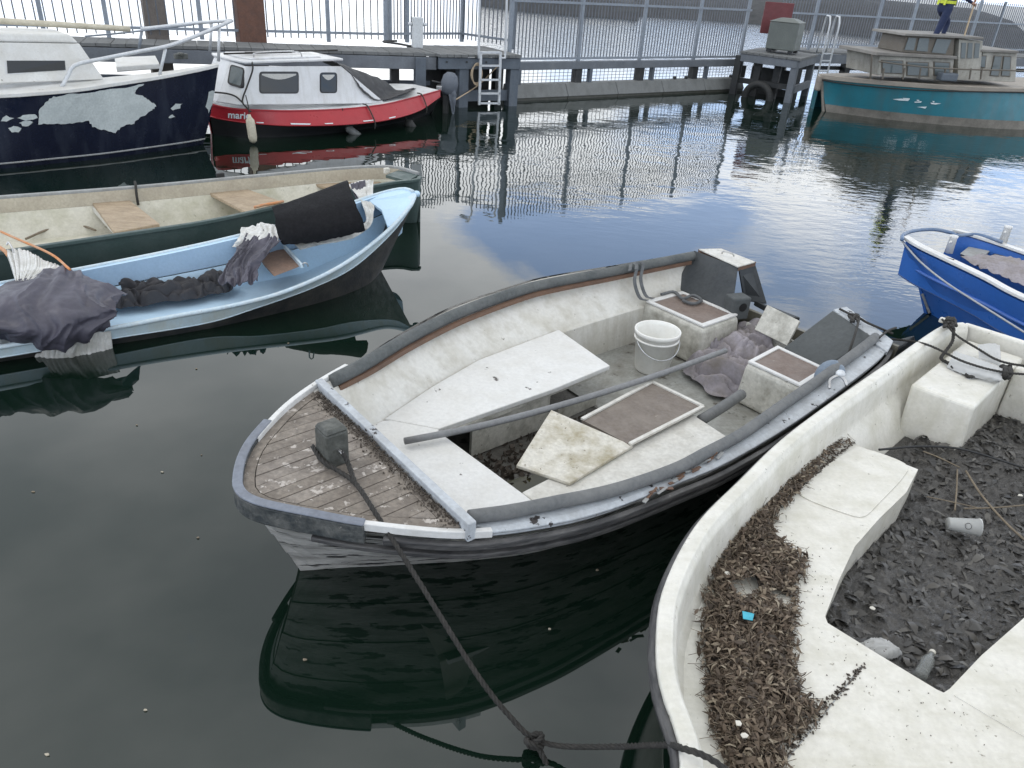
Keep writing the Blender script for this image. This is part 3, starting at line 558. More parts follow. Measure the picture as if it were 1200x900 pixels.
# walkway and fence to the right, behind the teal boat
q0, q1 = at(952, 61, .95), at(1240, 68, .95); qu = unit(q1 - q0); qn = unit(np.cross(Z, qu)); Lq = np.linalg.norm(q1 - q0)
pier3 = thing('pier', 'grey timber walkway running behind the teal boat', 'pier', flat(q0, 0))
for i in range(30):
    a, b = q0 + qu * Lq * i / 30, q0 + qu * (Lq * (i + 1) / 30 - .01); MB().prism(np.array([a, b, b + qn * 1.2, a + qn * 1.2]) + Z * (.005 * random.random()), .05).build('deck_board', M['pier_deck'], pier3)
MB().bar(q0 - Z * .17 + qn * .05, q1 - Z * .17 + qn * .05, .1, .22).build('edge_beam', M['pier_grey'], pier3)
for i in range(7): p = lerp(q0, q1, i / 6); MB().box(flat(p, .15) + qn * .4, qu, qn, Z, .1, .1, .63).build('pile', M['pier_dark'], pier3)
MB().bar(flat(q0, .5) + qn * .5, flat(q1, .5) + qn * .5, .06, .1).build('lower_rail', M['pier_dark'], pier3)
fq0, fq1 = at(905, 57.5, .95), at(1240, 65, .95)
fu = unit(fq1 - fq0); Lf = np.linalg.norm(fq1 - fq0)
fence('grey palisade fence on the walkway behind the teal boat', fq0, fq1, .95, 2.42, .105, [float(np.dot(pl(px, 30, fq0, np.cross(Z, fu)) - fq0, fu)) for px in (953, 1027, 1068, 1142, 1170)], (1.1, 1.85), M['picket_light'], M['steel'], 'pkE', pw=.021)
# far shore: sloping dike, pale quay strip
def bank(name, px, y_w, top_h, depth, m_, back):
    front = np.array([at(x, y, 0) for x, y in zip(px, y_w)]); F = cr_eval(front, 60); F[:, 2] = -.5; G = [F]
    for fr, hh in ((.25, .35), (.6, .8), (1.0, 1.0)):
        Rw = F + A(0, 1, 0) * depth * fr; hv = np.interp(np.linspace(0, 1, 60), np.linspace(0, 1, len(top_h)), top_h); Rw[:, 2] = hv * hh
        for i in range(60): Rw[i, 2] += .18 * fbm(Rw[i] * .8) * hh
        G.append(Rw)
    G.append(G[-1] + A(0, back, -.0)); return struct(MB().grid(np.array(G)).build(name, M[m_], None, True))
bank('embankment', [560, 620, 700, 750], [6, 13.5, 20, 24.5], [1.2, 1.3, 1.3, 1.0], 4, 'rock', 6)
bank('dike_hill', [750, 850, 950, 1060, 1130, 1230], [20, 26, 34, 48, 56, 66], [1.35, 1.5, 1.7, 1.85, 1.95, 1.8], 8, 'rock', 30)
bank('quay_ground', [640, 760, 900, 1100, 1300], [1.5, 8.2, 18, 30, 43], [1.35, 1.45, 1.7, 1.9, 1.9], 2, 'quay_pale', 40)

# ------------------------------------------------------------------ the grey and white boat in the middle
BO = at(278, 568, .6); BD = A(.7278, .6858, 0); BN = A(-.6858, .7278, 0)
def L(s, n, z): return flat(BO + BD * s + BN * n, z)
def Ls(pts): return np.array([L(*p) for p in pts])
mb_ = thing('motor_launch', 'weathered open boat with planked bow deck and white seats, tied by dark rope', 'boat', L(2, 0.05, 0))
far = cr_eval(ats([(280, 572, .6), (280.5, 553, .6), (288, 530, .6), (303, 508, .6), (335, 475, .6), (372, 448, .6), (420, 420, .585), (470, 388, .57), (530, 357, .56), (600, 333, .56), (640, 322, .56), (720, 309, .56), (815, 293, .58)]), 64)
near = cr_eval(ats([(280, 572, .6), (290, 584, .6), (312, 592, .6), (360, 602, .595), (440, 616, .575), (550, 624, .54), (650, 612, .50), (720, 594, .47), (800, 563, .45), (850, 542, .44), (918, 503, .44), (977, 462, .46), (1031, 420, .49), (1046, 398, .50)]), 64)
wl_n = cr_eval(Ls([(.25, .02, 0), (.45, -.10, 0), (.57, -.18, 0), (.94, -.41, 0), (1.3, -.57, 0), (2, -.70, 0), (3, -.72, 0), (4.0, -.64, 0)]), 64)
wl_f = cr_eval(Ls([(.25, .04, 0), (.45, .18, 0), (.6, .29, 0), (.94, .52, 0), (1.3, .69, 0), (2, .90, 0), (3, .92, 0), (4.1, .78, 0)]), 64)
def strakes(rim, wl, inward, n=4, drop=.012, lap=.007):
    rows = []; r0 = rim.copy(); r0[:, 2] -= drop
    lat = unit_rows(wl - rim)
    for k in range(n):
        for e in (0, 1):
            t = (k + e) / n; row = r0 * (1 - t) + wl * t; row[:, 2] = r0[:, 2] * (1 - t) + wl[:, 2] * t
            row = row - lat * (lap * (1.0 if e else 0.0)) ; rows.append(row)
    return rows
def unit_rows(v): v = v.copy(); v[:, 2] = 0; return v / np.maximum(np.linalg.norm(v, axis=1), 1e-6)[:, None]
for rim, wl, fl in ((near, wl_n, False), (far, wl_f, True)):
    rows = strakes(rim, wl, 1)
    MB().grid(np.array(rows), fl).build('hull_side', M['hull_grey'], mb_)
    low = [rows[-1], wl + unit_rows(L(2.2, .06, 0) - wl) * .05 - Z * .12, wl + unit_rows(L(2.2, .06, 0) - wl) * .3 - Z * .25]
    MB().grid(np.array(low), fl).build('hull_bottom', M['hull_low'], mb_)
# stem band and rub rails
for rim, sg in ((near, 1), (far, -1)):
    p = rim[9:] - Z * .035
    MB().sweep(p, [(-.004 * sg, .0), (-.030 * sg, -.004), (-.030 * sg, -.036), (-.004 * sg, -.04)][::sg]).build('rub_rail', M['rub_black'], mb_, bevel=.006)
    p = rim[5:] - Z * .095
    MB().sweep(p, [(.006 * sg, .0), (-.018 * sg, -.004), (-.018 * sg, -.026), (.006 * sg, -.03)][::sg]).build('rub_rail', M['rub_black'], mb_, bevel=.005)
nose = np.vstack([far[7:0:-1], near[:9]]); nose = cr_eval(nose, 44)
MB().sweep(nose + Z * .006, [(.018, .0), (.018, .010), (-.022, .010), (-.024, .0)]).build('bow_cap', M['nose_grey'], mb_, bevel=.006)
MB().sweep(nose + Z * .004, [(.02, .0), (-.020, -.002), (-.022, -.085), (.006, -.10)]).build('bow_band', M['nose_dark'], mb_, bevel=.006)
MB().sweep(far[5:17] + Z * .004, [(.006, .008), (.006, -.03), (-.020, -.03), (-.020, .008)]).build('edge_trim', M['rim_white'], mb_, bevel=.004)
MB().sweep(near[7:16] + Z * .004, [(.016, .006), (.016, -.03), (-.010, -.03), (-.010, .006)]).build('edge_trim', M['rim_white'], mb_, bevel=.004)
# bow deck of fore-and-aft planks inside a margin board
bl, br = at(374, 452, .6), at(546, 616, .575)
def local(p): return np.array([np.dot(p - BO, BD), np.dot(p - BO, BN)])
def upto(c): 
    k = [q for q in c if (local(q)[0] - local(bl)[0]) * (local(br)[1] - local(bl)[1]) - (local(q)[1] - local(bl)[1]) * (local(br)[0] - local(bl)[0]) > 0]
    return np.array(k)
fd, nd_ = [np.array([local(q) for q in c[:24]]) for c in (far, near)]
lb_, lr_ = local(bl), local(br)
def side_of(q): return (lr_[0] - lb_[0]) * (q[1] - lb_[1]) - (lr_[1] - lb_[1]) * (q[0] - lb_[0])
sgn = np.sign(side_of(np.array([0.2, 0])))
fdk = [q for q in fd if side_of(q) * sgn > .01]; ndk = [q for q in nd_ if side_of(q) * sgn > .01]
outl = np.array(fdk[::-1] + ndk[1:])                    # far aft -> nose -> near aft
outl = np.vstack([[lb_], outl, [lr_]])
cen = outl.mean(axis=0)
def inset(poly, d):
    n = len(poly); res = []
    for i in range(n):
        a, b, c = poly[i - 1], poly[i], poly[(i + 1) % n]; e1 = unit(b - a); e2 = unit(c - b); n1 = np.array([-e1[1], e1[0]]); n2 = np.array([-e2[1], e2[0]])
        m = unit(n1 + n2); k = d / max(.5, np.dot(m, n1)); q = b + m * k
        res.append(q)
    return np.array(res)
ar = 0.5 * np.sum(outl[:, 0] * np.roll(outl[:, 1], -1) - np.roll(outl[:, 0], -1) * outl[:, 1])
if ar < 0: outl = outl[::-1]
o1 = inset(outl, .010); o2 = inset(outl, .064)
def deckz(q): return .578 + .012 * (1 - abs(q[1]) / .7) - .02 * max(0, -q[1])
def D3(q, dz=0.0): return L(q[0], q[1], deckz(q) + dz)
MB().prism([D3(q, -.012) for q in o1], .03).build('deck_base', M['caulk'], mb_)
def clip(poly, n, d):                     # keep side where n.q <= d
    res = []
    for i in range(len(poly)):
        a, b = poly[i - 1], poly[i]; da, db = np.dot(n, a) - d, np.dot(n, b) - d
        if (da <= 0) != (db <= 0): res.append(a + (b - a) * (da / (da - db)))
        if db <= 0: res.append(b)
    return np.array(res)
ys = np.arange(-.74, .62, .064)
for i, y0 in enumerate(ys):
    pg = clip(clip(o2, np.array([0, 1]), y0 + .0595), np.array([0, -1]), -y0)
    if len(pg) < 3 or abs(0.5 * np.sum(pg[:, 0] * np.roll(pg[:, 1], -1) - np.roll(pg[:, 0], -1) * pg[:, 1])) < .002: continue
    h = random.uniform(-.0015, .0015)
    MB().prism([D3(q, h) for q in pg], .02).build('plank', M['plank' if random.random() < .6 else 'plank2'], mb_)
o1b, o2b = inset(outl, .014), inset(outl, .060)
segs = len(outl); cut = [0]
for i in range(segs):
    j = (i + 1) % segs
    if np.linalg.norm(o1b[j] - o1b[i]) > .4:            # the long board along the beam
        MB().prism([D3(o1b[i]), D3(o1b[j]), D3(o2b[j]), D3(o2b[i])], .02).build('margin_board', M['plank2'], mb_); cut.append(i)
mg = MB()
run = [k % segs for k in range(cut[-1] + 1, cut[-1] + segs + 1)]
half = len(run) // 2
for part in (run[:half + 1], run[half:]):
    q = [D3(o1b[k], .001) for k in part] + [D3(o2b[k], .001) for k in part[::-1]]
    MB().prism(q, .02).build('margin_board', M['plank'], mb_)
# beam across the aft edge of the deck
b0, b1 = bl + BN * .02, br - BN * .02
bv = unit(b1 - b0); bp = unit(np.cross(Z, bv)); bp = bp if np.dot(bp, BD) > 0 else -bp
MB().box((b0 + b1) / 2 + bp * .012 + Z * -.02, bv, bp, Z, np.linalg.norm(b1 - b0) / 2 + .005, .02, .045).build('deck_beam', M['cap_grey'], mb_, bevel=.005)
deb = MB()
for i in range(1100):                                       # dirt caught against the beam
    t = random.random(); q = lerp(b0, b1, .04 + .92 * t) - bp * (abs(random.gauss(.012, .028)) + .012); q[2] = deckz(local(q)) + .002; r = random.uniform(.0015, .0055)
    deb.box(q + Z * r * .3, unit(RNG.normal(size=3)), (0, 1, 0), (0, 0, 1), r, r * .7, r * .5)
deb.build('deck_dirt', M['gravel'], mb_, kind='stuff')
# mooring post
pc = L(.40, -.055, .585)
pr = [pc + BD * .052 * i + BN * .052 * j for i, j in ((-1, -1), (1, -1), (1, 1), (-1, 1))]
mpost = MB().hexa(pr, [p + Z * .165 for p in pr]).build('mooring_post', M['post'], mb_, bevel=.009)
MB().hexa([lerp(p, pc, .02) + Z * .166 for p in pr], [lerp(p, pc, .22) + Z * .186 for p in pr]).build('post_cap', M['post'], mpost, bevel=.004)
MB().tube([pc + Z * .085 - BN * .085, pc + Z * .085 - BN * .05], .007, 8).build('post_pin', M['metal'], mpost, True)
# inner sides, floor
fi, ni = far[12:], near[13:]
seam_f = cr_eval(Ls([(.62, .36, .335), (.97, .452, .335), (1.4, .60, .335), (1.84, .715, .335), (2.58, .765, .335), (3.5, .745, .335), (4.12, .67, .335)]), len(fi))
seam_n = cr_eval(Ls([(.60, -.58, .32), (1.3, -.755, .32), (1.9, -.84, .32), (2.6, -.845, .32), (3.3, -.79, .32), (3.95, -.70, .32)]), len(ni))
bots = {}
for rim, seam, fl in ((fi, seam_f, False), (ni, seam_n, True)):
    inw = unit_rows(seam - rim); top_ = rim + inw * .03; top_[:, 2] -= .01
    mid_ = lerp(top_, seam, .5) - inw * .012
    led = seam + inw * .035; bot_ = seam + inw * .06; bot_[:, 2] = .06
    wq = np.array([local(q) for q in (wl_f if rim is fi else wl_n)])
    for i_, q in enumerate(seam):
        s_i, n_i = local(bot_[i_]); nw = float(np.interp(s_i, wq[:, 0], wq[:, 1])); nw = nw - .05 if rim is fi else nw + .05
        bot_[i_] = L(s_i, min(n_i, nw) if rim is fi else max(n_i, nw), .06)
    bots[rim is fi] = bot_
    MB().grid(np.array([top_, mid_, seam, seam + inw * .004 - Z * .012, led - Z * .012, led - Z * .02, bot_]), fl).build('inner_side', M['liner_white'], mb_, True)
fl_poly = list(bots[True][::3]) + list(bots[False][::-3])
MB().prism([flat(q, .062) for q in fl_poly if local(q)[0] > 2.28] , .03).build('floor', M['floor_grey'], mb_)
MB().prism([flat(q, .050) for q in fl_poly if local(q)[0] < 2.75], .02).build('bilge_floor', M['floor_mud'], mb_)
# tubes on the gunwales, inwale, near cap
tf = cr_eval(ats([(386, 448, .575), (425, 428, .575), (475, 398, .565), (535, 368, .56), (600, 344, .56), (640, 333, .56), (720, 318, .565), (812, 300, .585)]), 50)
MB().tube(tf, .037, 12).build('gunwale_tube', M['tube_dark'], mb_, True)
inn = unit_rows(np.repeat([L(2.2, 0, 0)], 50, 0) - tf)
MB().sweep(tf + inn * .045 - Z * .038, [(-.012, .014), (.012, .014), (.012, -.014), (-.012, -.014)]).build('inwale', M['wood_brown'], mb_)
tn = cr_eval(ats([(550, 606, .57), (600, 599, .55), (650, 589, .53), (720, 574, .505), (790, 550, .485), (827, 531, .48), (870, 508, .478), (914, 477, .482), (960, 445, .495), (1010, 408, .525), (1026, 395, .53)]), 60)
MB().tube(tn, .030, 12).build('gunwale_tube', M['tube_grey'], mb_, True)
cseg = near[15:]; tin = cr_eval(np.array([tn[int(i)] for i in np.linspace(0, 59, 14)]), len(cseg)); tin = tin - Z * .030 + 0; 
MB().sheet(np.array([tin, lerp(tin, cseg, .6) + Z * .002, cseg - Z * .004])[::-1], .03).build('gunwale_cap', M['cap_grey'], mb_, bevel=.006)
# splintered patch on the near rub rail
for i in range(16):
    a = at(752 + i * 5.6 + random.uniform(-4, 4), 582 - i * 3.2 + random.uniform(-4, 4), .452) + A(.012, -.02, .012); ln = random.uniform(.03, .08); tdir = unit(near[36] - near[32]) + RNG.normal(size=3) * .25
    MB().bar(a - unit(tdir) * ln / 2, a + unit(tdir) * ln / 2, random.uniform(.008, .018), .004).build('splinter', M['wood_brown' if i % 3 else 'gr_rim'], mb_)
# seats
MB().prism(Ls([(.66, .40, .338), (.97, .445, .338), (1.20, .34, .3375), (1.20, .235, .3375), (1.146, .19, .338), (1.145, -.46, .335), (1.14, -.735, .332), (.63, -.60, .335)]), .03).build('bow_seat', M['seat_white'], mb_, bevel=.006)
MB().prism(Ls([(.985, .45, .343), (1.4, .592, .343), (1.84, .705, .343), (2.58, .752, .343), (2.47, .18, .343), (1.96, .165, .343), (1.16, .20, .343)]), .032).build('side_bench', M['seat_white'], mb_, bevel=.006)
MB().prism(Ls([(1.152, -.46, .330), (1.152, -.738, .327), (1.9, -.832, .327), (2.38, -.845, .327), (2.44, -.43, .33)]), .03).build('side_bench', M['seat_dirty'], mb_, bevel=.006)
MB().quadslab([L(1.40, .215, .06), L(1.98, .20, .06), L(1.98, .20, .305), L(1.40, .215, .305)], .02).build('bench_front', M['box_white'], mb_)
MB().quadslab([L(2.06, .20, .06), L(2.42, .21, .06), L(2.42, .21, .15), L(2.06, .20, .15)], .02).build('bench_front', M['box_white'], mb_)
MB().bar(L(1.2, .195, .298), L(2.46, .20, .298), .02, .026).build('bench_rail', M['box_white'], mb_)
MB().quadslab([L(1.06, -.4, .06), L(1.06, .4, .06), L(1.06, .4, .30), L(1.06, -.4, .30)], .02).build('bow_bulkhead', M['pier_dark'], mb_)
MB().quadslab([L(2.43, -.8, .06), L(2.43, -.44, .06), L(2.43, -.44, .295), L(2.43, -.8, .295)], .02).build('bench_end', M['box_white'], mb_)
# bilge gravel and puddle
gv = MB()
for i in range(500):
    q = L(random.uniform(1.2, 2.3), random.gauss(.02, .10), .055); r = random.uniform(.006, .018); gv.box(q, unit(RNG.normal(size=3)), unit(RNG.normal(size=3)), Z, r, r * .8, r * .5)
gv.build('bilge_debris', M['gravel'], mb_, kind='stuff')
pud = mat('bilge_water', (0.045, 0.045, 0.022), 0.05, (0.07, 0.06, 0.02), 0.7, 9, None, bump=0.0)
MB().prism(Ls([(1.16, -.42, .064), (1.75, -.42, .064), (1.8, -.22, .064), (1.5, -.1, .064), (1.16, -.05, .064)]), .012).build('bilge_puddle', pud, mb_)
# aft seat boxes with brown panels
def seatbox(t4, z0):
    t4 = np.array(t4); cc = t4.mean(axis=0); b4 = t4 + (t4 - cc) * .10; b4[:, 2] = z0
    sbx = MB().hexa(b4, t4).build('seat_box', M['box_white'], mb_, bevel=.035, seg=3)
    o4 = t4 + (cc - t4) * .05 + Z * .001; i4 = t4 + (cc - t4) * .20 + Z * .001
    MB().ring(o4, i4, .014).build('box_rim', M['rim_white'], sbx, bevel=.004)
    MB().hexa(i4 + Z * .0, i4 + Z * .006).build('box_panel', M['wood_box'], sbx)
seatbox([L(3.42, .16, .36), L(3.84, .15, .36), L(3.86, .70, .36), L(3.44, .73, .36)], .064)
seatbox([L(3.20, -.72, .355), L(3.58, -.70, .355), L(3.62, -.29, .355), L(3.22, -.31, .355)], .064)
# back panels, stern locker, transom
MB().quadslab([at(790, 336, .36), at(856, 369, .36), at(864, 312, .62), at(813, 293, .61)], .025).build('back_panel', M['vinyl_dark'], mb_, bevel=.008)
ltp = MB().prism([at(819, 291.5, .625), at(865, 312, .63), at(885, 306.5, .625), at(845, 291, .62)], .012).build('locker_top', M['seat_dirty'], mb_, bevel=.004)
MB().prism(np.array([at(818.5, 291.8, .611), at(865.5, 313, .616), at(886, 307, .611), at(845, 291, .606)]), .032).build('locker_edge', M['wood_brown'], ltp)
MB().tube(cr_eval([at(846, 297, .64), at(848, 294.5, .665), at(858, 297, .665), at(860, 300, .64)], 10), .006, 6).build('cleat', M['metal'], ltp, True)
MB().hexa([L(3.98, .50, .07), L(4.14, .50, .07), L(4.2, .88, .07), L(3.98, .88, .07)], [L(4.10, .50, .57), L(4.2, .50, .57), L(4.24, .86, .57), L(4.10, .86, .57)]).build('stern_locker', M['vinyl_dark'], mb_)
MB().quadslab([at(872, 352, .33), at(899, 356, .32), at(885, 309, .59), at(866, 315, .60)], .03).build('locker_side', M['vinyl_dark'], mb_, bevel=.006)
MB().prism([at(884, 352, .33), at(899, 357, .33), at(938, 372, .34), at(922, 372, .34)], .04).build('transom_step', M['vinyl_dark'], mb_, bevel=.006)
hb = [at(857, 374, .33), at(876, 372, .33)]
ub = unit(hb[1] - hb[0]); vb = unit(np.cross(Z, ub))
cbx = MB().box((hb[0] + hb[1]) / 2 + Z * .07 + vb * .06, ub, vb, Z, .075, .06, .085).build('control_box', M['vinyl'], mb_, bevel=.012)
MB().tube([(hb[0] + hb[1]) / 2 + Z * .085 + ub * .01 - vb * .004, (hb[0] + hb[1]) / 2 + Z * .085 + ub * .01 + vb * .01], .032, 16).build('opening_shade_disc', M['hole_shade'], cbx)  # solid black disc, painted as the shade inside a round opening
MB().quadslab([at(918, 407, .345), at(960, 432, .345), at(1027, 397, .545), at(976, 363, .56)], .03).build('back_panel', M['vinyl'], mb_, bevel=.012, seg=3)
MB().prism([at(977, 362, .53), at(992, 359, .53), at(1018, 377, .53), at(1047, 399, .51), at(1040, 412, .5), at(1027, 403, .515)], .03).build('quarter_deck', M['cap_grey'], mb_, bevel=.006)
MB().quadslab([at(884, 386, .30), at(922, 405, .30), at(937, 376, .46), at(899, 357, .47)], .02).build('splash_board', M['box_white'], mb_, bevel=.004)
tr_ = [L(4.10, .92, -.1), L(4.02, -.84, -.1), L(4.02, -.90, .49), L(4.05, -.42, .49), L(4.06, -.36, .33), L(4.08, .42, .33), L(4.09, .48, .52), L(4.12, .92, .56)]
tm = MB(); th = BD * .03; tt = tessellate_polygon([[Vector((np.dot(p, BN), p[2], 0)) for p in tr_]]); n8 = 8
tm.add(np.vstack([tr_, np.array(tr_) + th]), [tuple(t) for t in tt] + [tuple(i + n8 for i in t[::-1]) for t in tt] + [(i, (i + 1) % n8, (i + 1) % n8 + n8, i + n8) for i in range(n8)])
tm.build('transom', M['hull_low'], mb_)
MB().quadslab([L(3.86, .12, .065), L(3.86, -.30, .065), L(3.90, -.30, .31), L(3.90, .12, .31)], .02).build('aft_bulkhead', M['box_white'], mb_)
# small fittings
MB().tube(cr_eval([at(972, 455, .50), at(973, 445, .52), at(983, 440, .54), at(990, 446, .52), at(992, 452, .50)], 14), .009, 6).build('fairlead', M['metal'], mb_, True)
MB().lathe(at(984, 441, .53), [(0, -.0), (.022, .0), (.028, .02), (.018, .035), (0, .036)], 12).build('fairlead_knob', M['alu'], mb_, True)
st = cr_eval([at(736, 318, .60), at(738, 309, .625), at(745, 312, .61), at(742, 330, .52), at(748, 349, .40), at(757, 352, .385)], 22)
for dx in (0, .07):
    MB().sheet(np.array([st + BD * (dx + .03) - BN * .004, st + BD * dx])[::-1], .004).build('strap', M['strap'], mb_)
hs = cr_eval([at(775, 345, .385), at(790, 342, .385), at(800, 350, .39), at(812, 346, .39), at(822, 352, .385), at(812, 356, .385), at(800, 352, .385)], 30)
MB().tube(hs, .012, 8).build('shackle_line', M['strap'], mb_, True)
for k, pts in enumerate(([(984, 362, .545), (998, 369, .55), (1006, 372, .56), (1016, 378, .55), (1032, 385, .53), (1046, 391, .50)], [(1007, 373, .56), (1004, 385, .57), (1000, 398, .55), (994, 415, .50)], [(1030, 396, .54), (1040, 388, .53), (1050, 384, .51)])):
    MB().tube(cr_eval(ats(pts), 24), .008, 6).build('stern_line', M['rope'], mb_, True)
kn = MB(); 
for i in range(5): kn.tube(cr_eval([at(1000 + random.uniform(-6, 6), 372 + random.uniform(-4, 5), .555 + random.uniform(-.01, .02)) for _ in range(5)], 16), .009, 6)
kn.build('line_tangle', M['rope'], mb_, True)

# ---- loose things lying in it
def pole(pts, r, mt_, lb):
    o = MB().tube(cr_eval(ats(pts), 20), r, 12).build('pole', M[mt_], None, True); recenter(o); return tag(o, lb, 'pole')
pole([(474, 517, .375), (560, 500, .38), (660, 474, .385), (760, 443, .39), (850, 411, .36)], .018, 'pole_grey', 'long grey pole lying across the white seats of the planked boat')
pole([(822, 492, .32), (845, 478, .31), (869, 462, .30)], .032, 'tube_grey', 'short thick grey tube end beside the crumpled lilac cloth')
o = MB().quadslab([at(605, 545, .352), at(668, 566, .350), at(742, 522, .352), at(646, 480, .40)], .018).build('hatch_board', M['board_stain'], None, bevel=.004); recenter(o); tag(o, 'stained off-white hatch board lying tilted over the bilge opening', 'board')
lb2 = thing('hatch_board', 'mud brown board with white edge strips lying beside the long pole', 'board', at(750, 484, .36))
q4 = [at(682, 492, .358), at(738, 521, .358), at(824, 477, .358), at(764, 448, .358)]
MB().quadslab(q4, .018).build('panel', M['board_brown'], lb2)
for a, b in ((q4[3], q4[2]), (q4[0], q4[3]), (q4[2], q4[1])): MB().bar(a + Z * .003, b + Z * .003, .022, .016).build('edge_strip', M['seat_dirty'], lb2, bevel=.003)
# bucket
bc = L(3.12, .33, .066); bu = thing('bucket', 'white plastic bucket with wire handle standing on the grey boat floor', 'bucket', bc)
MB().lathe(bc, [(0, 0), (.115, 0), (.120, .01), (.150, .27), (.158, .27), (.160, .30), (.154, .305), (.148, .30), (.146, .27), (.112, .02), (0, .018)], 36).build('shell', M['plastic_white'], bu, True)
MB().lathe(bc, [(.147, .235), (.156, .237), (.156, .247), (.148, .249)], 36).build('collar', M['plastic_white'], bu, True)
hd = [bc + A(.158 * math.cos(a), .158 * math.sin(a), .235) for a in np.linspace(3.6, 6.1, 15)]; hd = [p - Z * .085 * math.sin(math.pi * i / 14) + (p - bc) * A(.12, .12, 0) * math.sin(math.pi * i / 14) for i, p in enumerate(hd)]
MB().tube(hd, .004, 6).build('handle', M['alu'], bu, True)
MB().lathe(bc, [(0, .10), (.1, .10)], 20).build('residue', M['floor_mud'], bu) if False else None
# crumpled cloth heap
def heap(c, ax, ay, rx, ry, h, nu=70, nv=70, seed=0, amp=.045, sc=7, th=None):
    G = np.zeros((nv, nu, 3))
    for i in range(nv):
        for j in range(nu):
            u, v = -1 + 2 * j / (nu - 1), -1 + 2 * i / (nv - 1)
            x, y = u * math.sqrt(1 - v * v / 2), v * math.sqrt(1 - u * u / 2); r = math.hypot(x, y); a = math.atan2(y, x)
            rr = 1 + .16 * noise.noise(Vector((math.cos(a) * 1.5 + seed, math.sin(a) * 1.5, seed)))
            p = c + ax * x * rx * rr + ay * y * ry * rr; q = Vector((p[0] * sc, p[1] * sc, seed)); q2 = q + noise.noise_vector(q * .5) * 1.1
            fold = (1 - 2 * abs(noise.noise(q2))) * .65 + .35 * (1 - 2 * abs(noise.noise(q2 * 2.1)))
            prof = max(0, 1 - r ** 2.4)
            G[i, j] = p + Z * (h * prof ** .8 + amp * (fold + .2) * min(1, prof * 3 + .12)) + (noise.noise_vector(q * 1.3) * .018)[0] * ax
            G[i, j, 2] = max(G[i, j, 2], c[2] + .004)
    return G
def cloth_heap(layers):
    m = MB()
    for (c, ax, ay, rx, ry, h, seed, amp) in layers:
        nu = nv = 90; G = np.zeros((nv, nu, 3)); a0 = seed * 1.3
        for i in range(nv):
            for j in range(nu):
                u, v = -1 + 2 * j / (nu - 1), -1 + 2 * i / (nv - 1); x, y = u * math.sqrt(1 - v * v / 2), v * math.sqrt(1 - u * u / 2); r = math.hypot(x, y); a = math.atan2(y, x)
                rr = 1 + .3 * noise.noise(Vector((math.cos(a) * 1.6 + seed, math.sin(a) * 1.6, seed))); p = c + ax * x * rx * rr + ay * y * ry * rr
                q = Vector((math.cos(a0) * p[0] + math.sin(a0) * p[1], (math.cos(a0) * p[1] - math.sin(a0) * p[0]) * .5, seed)) * 10; q += noise.noise_vector(q * .45) * 1.2
                f = 1.7 * abs(noise.noise(q)) ** .8 - .45 + .55 * (abs(noise.noise(q * 2.2)) - .2); e = max(0, 1 - r ** 3)
                G[i, j] = p + Z * (h * e ** .9 + amp * f * (.15 + .85 * min(1, e * 2.2))); G[i, j, :2] += np.array(noise.noise_vector(q * 1.2))[:2] * .022; G[i, j, 2] = max(G[i, j, 2], .07)
        m.grid(G)
    return m
_a, _b = unit(BN * .8 + BD * .75), unit(BD * .8 - BN * .75)
clm = cloth_heap([(at(852, 442, .10), _a, _b, .31, .25, .10, 3.3, .12), (at(862, 420, .15), _a, _b, .30, .22, .11, 7.1, .10), (at(886, 400, .19), _b, _a, .20, .20, .10, 5.7, .09)])
o = clm.build('crumpled_cloth', M['cloth_lilac'], None, True); recenter(o); tag(o, 'crumpled lilac grey cloth heaped between the two seat boxes', 'cloth')
# slate blue buoy against the near tube
o = MB().lathe(at(972, 441, .44), [(0, -.085)] + [(.085 * math.cos(a), .105 * math.sin(a)) for a in np.linspace(-1.3, 1.3, 11)] + [(0, .105)], 20, (.45, .35, .8)).build('round_buoy', M['buoy'], None, True); recenter(o); tag(o, 'slate blue rounded buoy wedged beside the grey back panel', 'buoy')

# ---- mooring rope
def rope(pts, r, name, mt_, lb, n=70, cat='rope', twist=True, group=None):
    path = cr_eval(ats(pts) if not isinstance(pts, np.ndarray) else pts, n); t = MB()
    if twist:
        T = np.gradient(path, axis=0); T /= np.linalg.norm(T, axis=1)[:, None]; s = np.r_[0, np.cumsum(np.linalg.norm(np.diff(path, axis=0), axis=1))]; m = max(60, int(s[-1] / .012)); m = min(m, 420)
        P = np.column_stack([np.interp(np.linspace(0, s[-1], m), s, path[:, k]) for k in range(3)]); T = np.gradient(P, axis=0); T /= np.linalg.norm(T, axis=1)[:, None]
        u = np.cross(T, Z); u /= np.maximum(np.linalg.norm(u, axis=1), 1e-6)[:, None]; v = np.cross(T, u); ph = np.linspace(0, s[-1] / (r * 7) * 2 * math.pi, m)
        for k in range(3):
            a = ph + k * 2.094; t.tube(P + r * .5 * (np.cos(a)[:, None] * u + np.sin(a)[:, None] * v), r * .56, 6)
    else: t.tube(path, r, 8)
    o = t.build(name, M[mt_], None, True); recenter(o); return tag(o, lb, cat, group) if lb else o
knot = at(627, 868, .05)
rp = thing('mooring_rope', 'dark twisted rope from the planked bow post via a knot to the white boat', 'rope', knot)
def rope_part(pts, r, nm='strand'):
    o = rope(pts, r, nm, 'rope', None); o.parent = rp; o.location = tuple(np.array(o.location) - knot)
rope_part(np.array([pc - BD * .055 + BN * .07 + Z * .06, pc - BD * .066 - BN * .03 + Z * .045, pc - BD * .045 - BN * .09 + Z * .03, at(416, 566, .60), at(440, 601, .585), at(490, 680, .44), at(560, 792, .22), at(605, 848, .10), knot]), .0105)
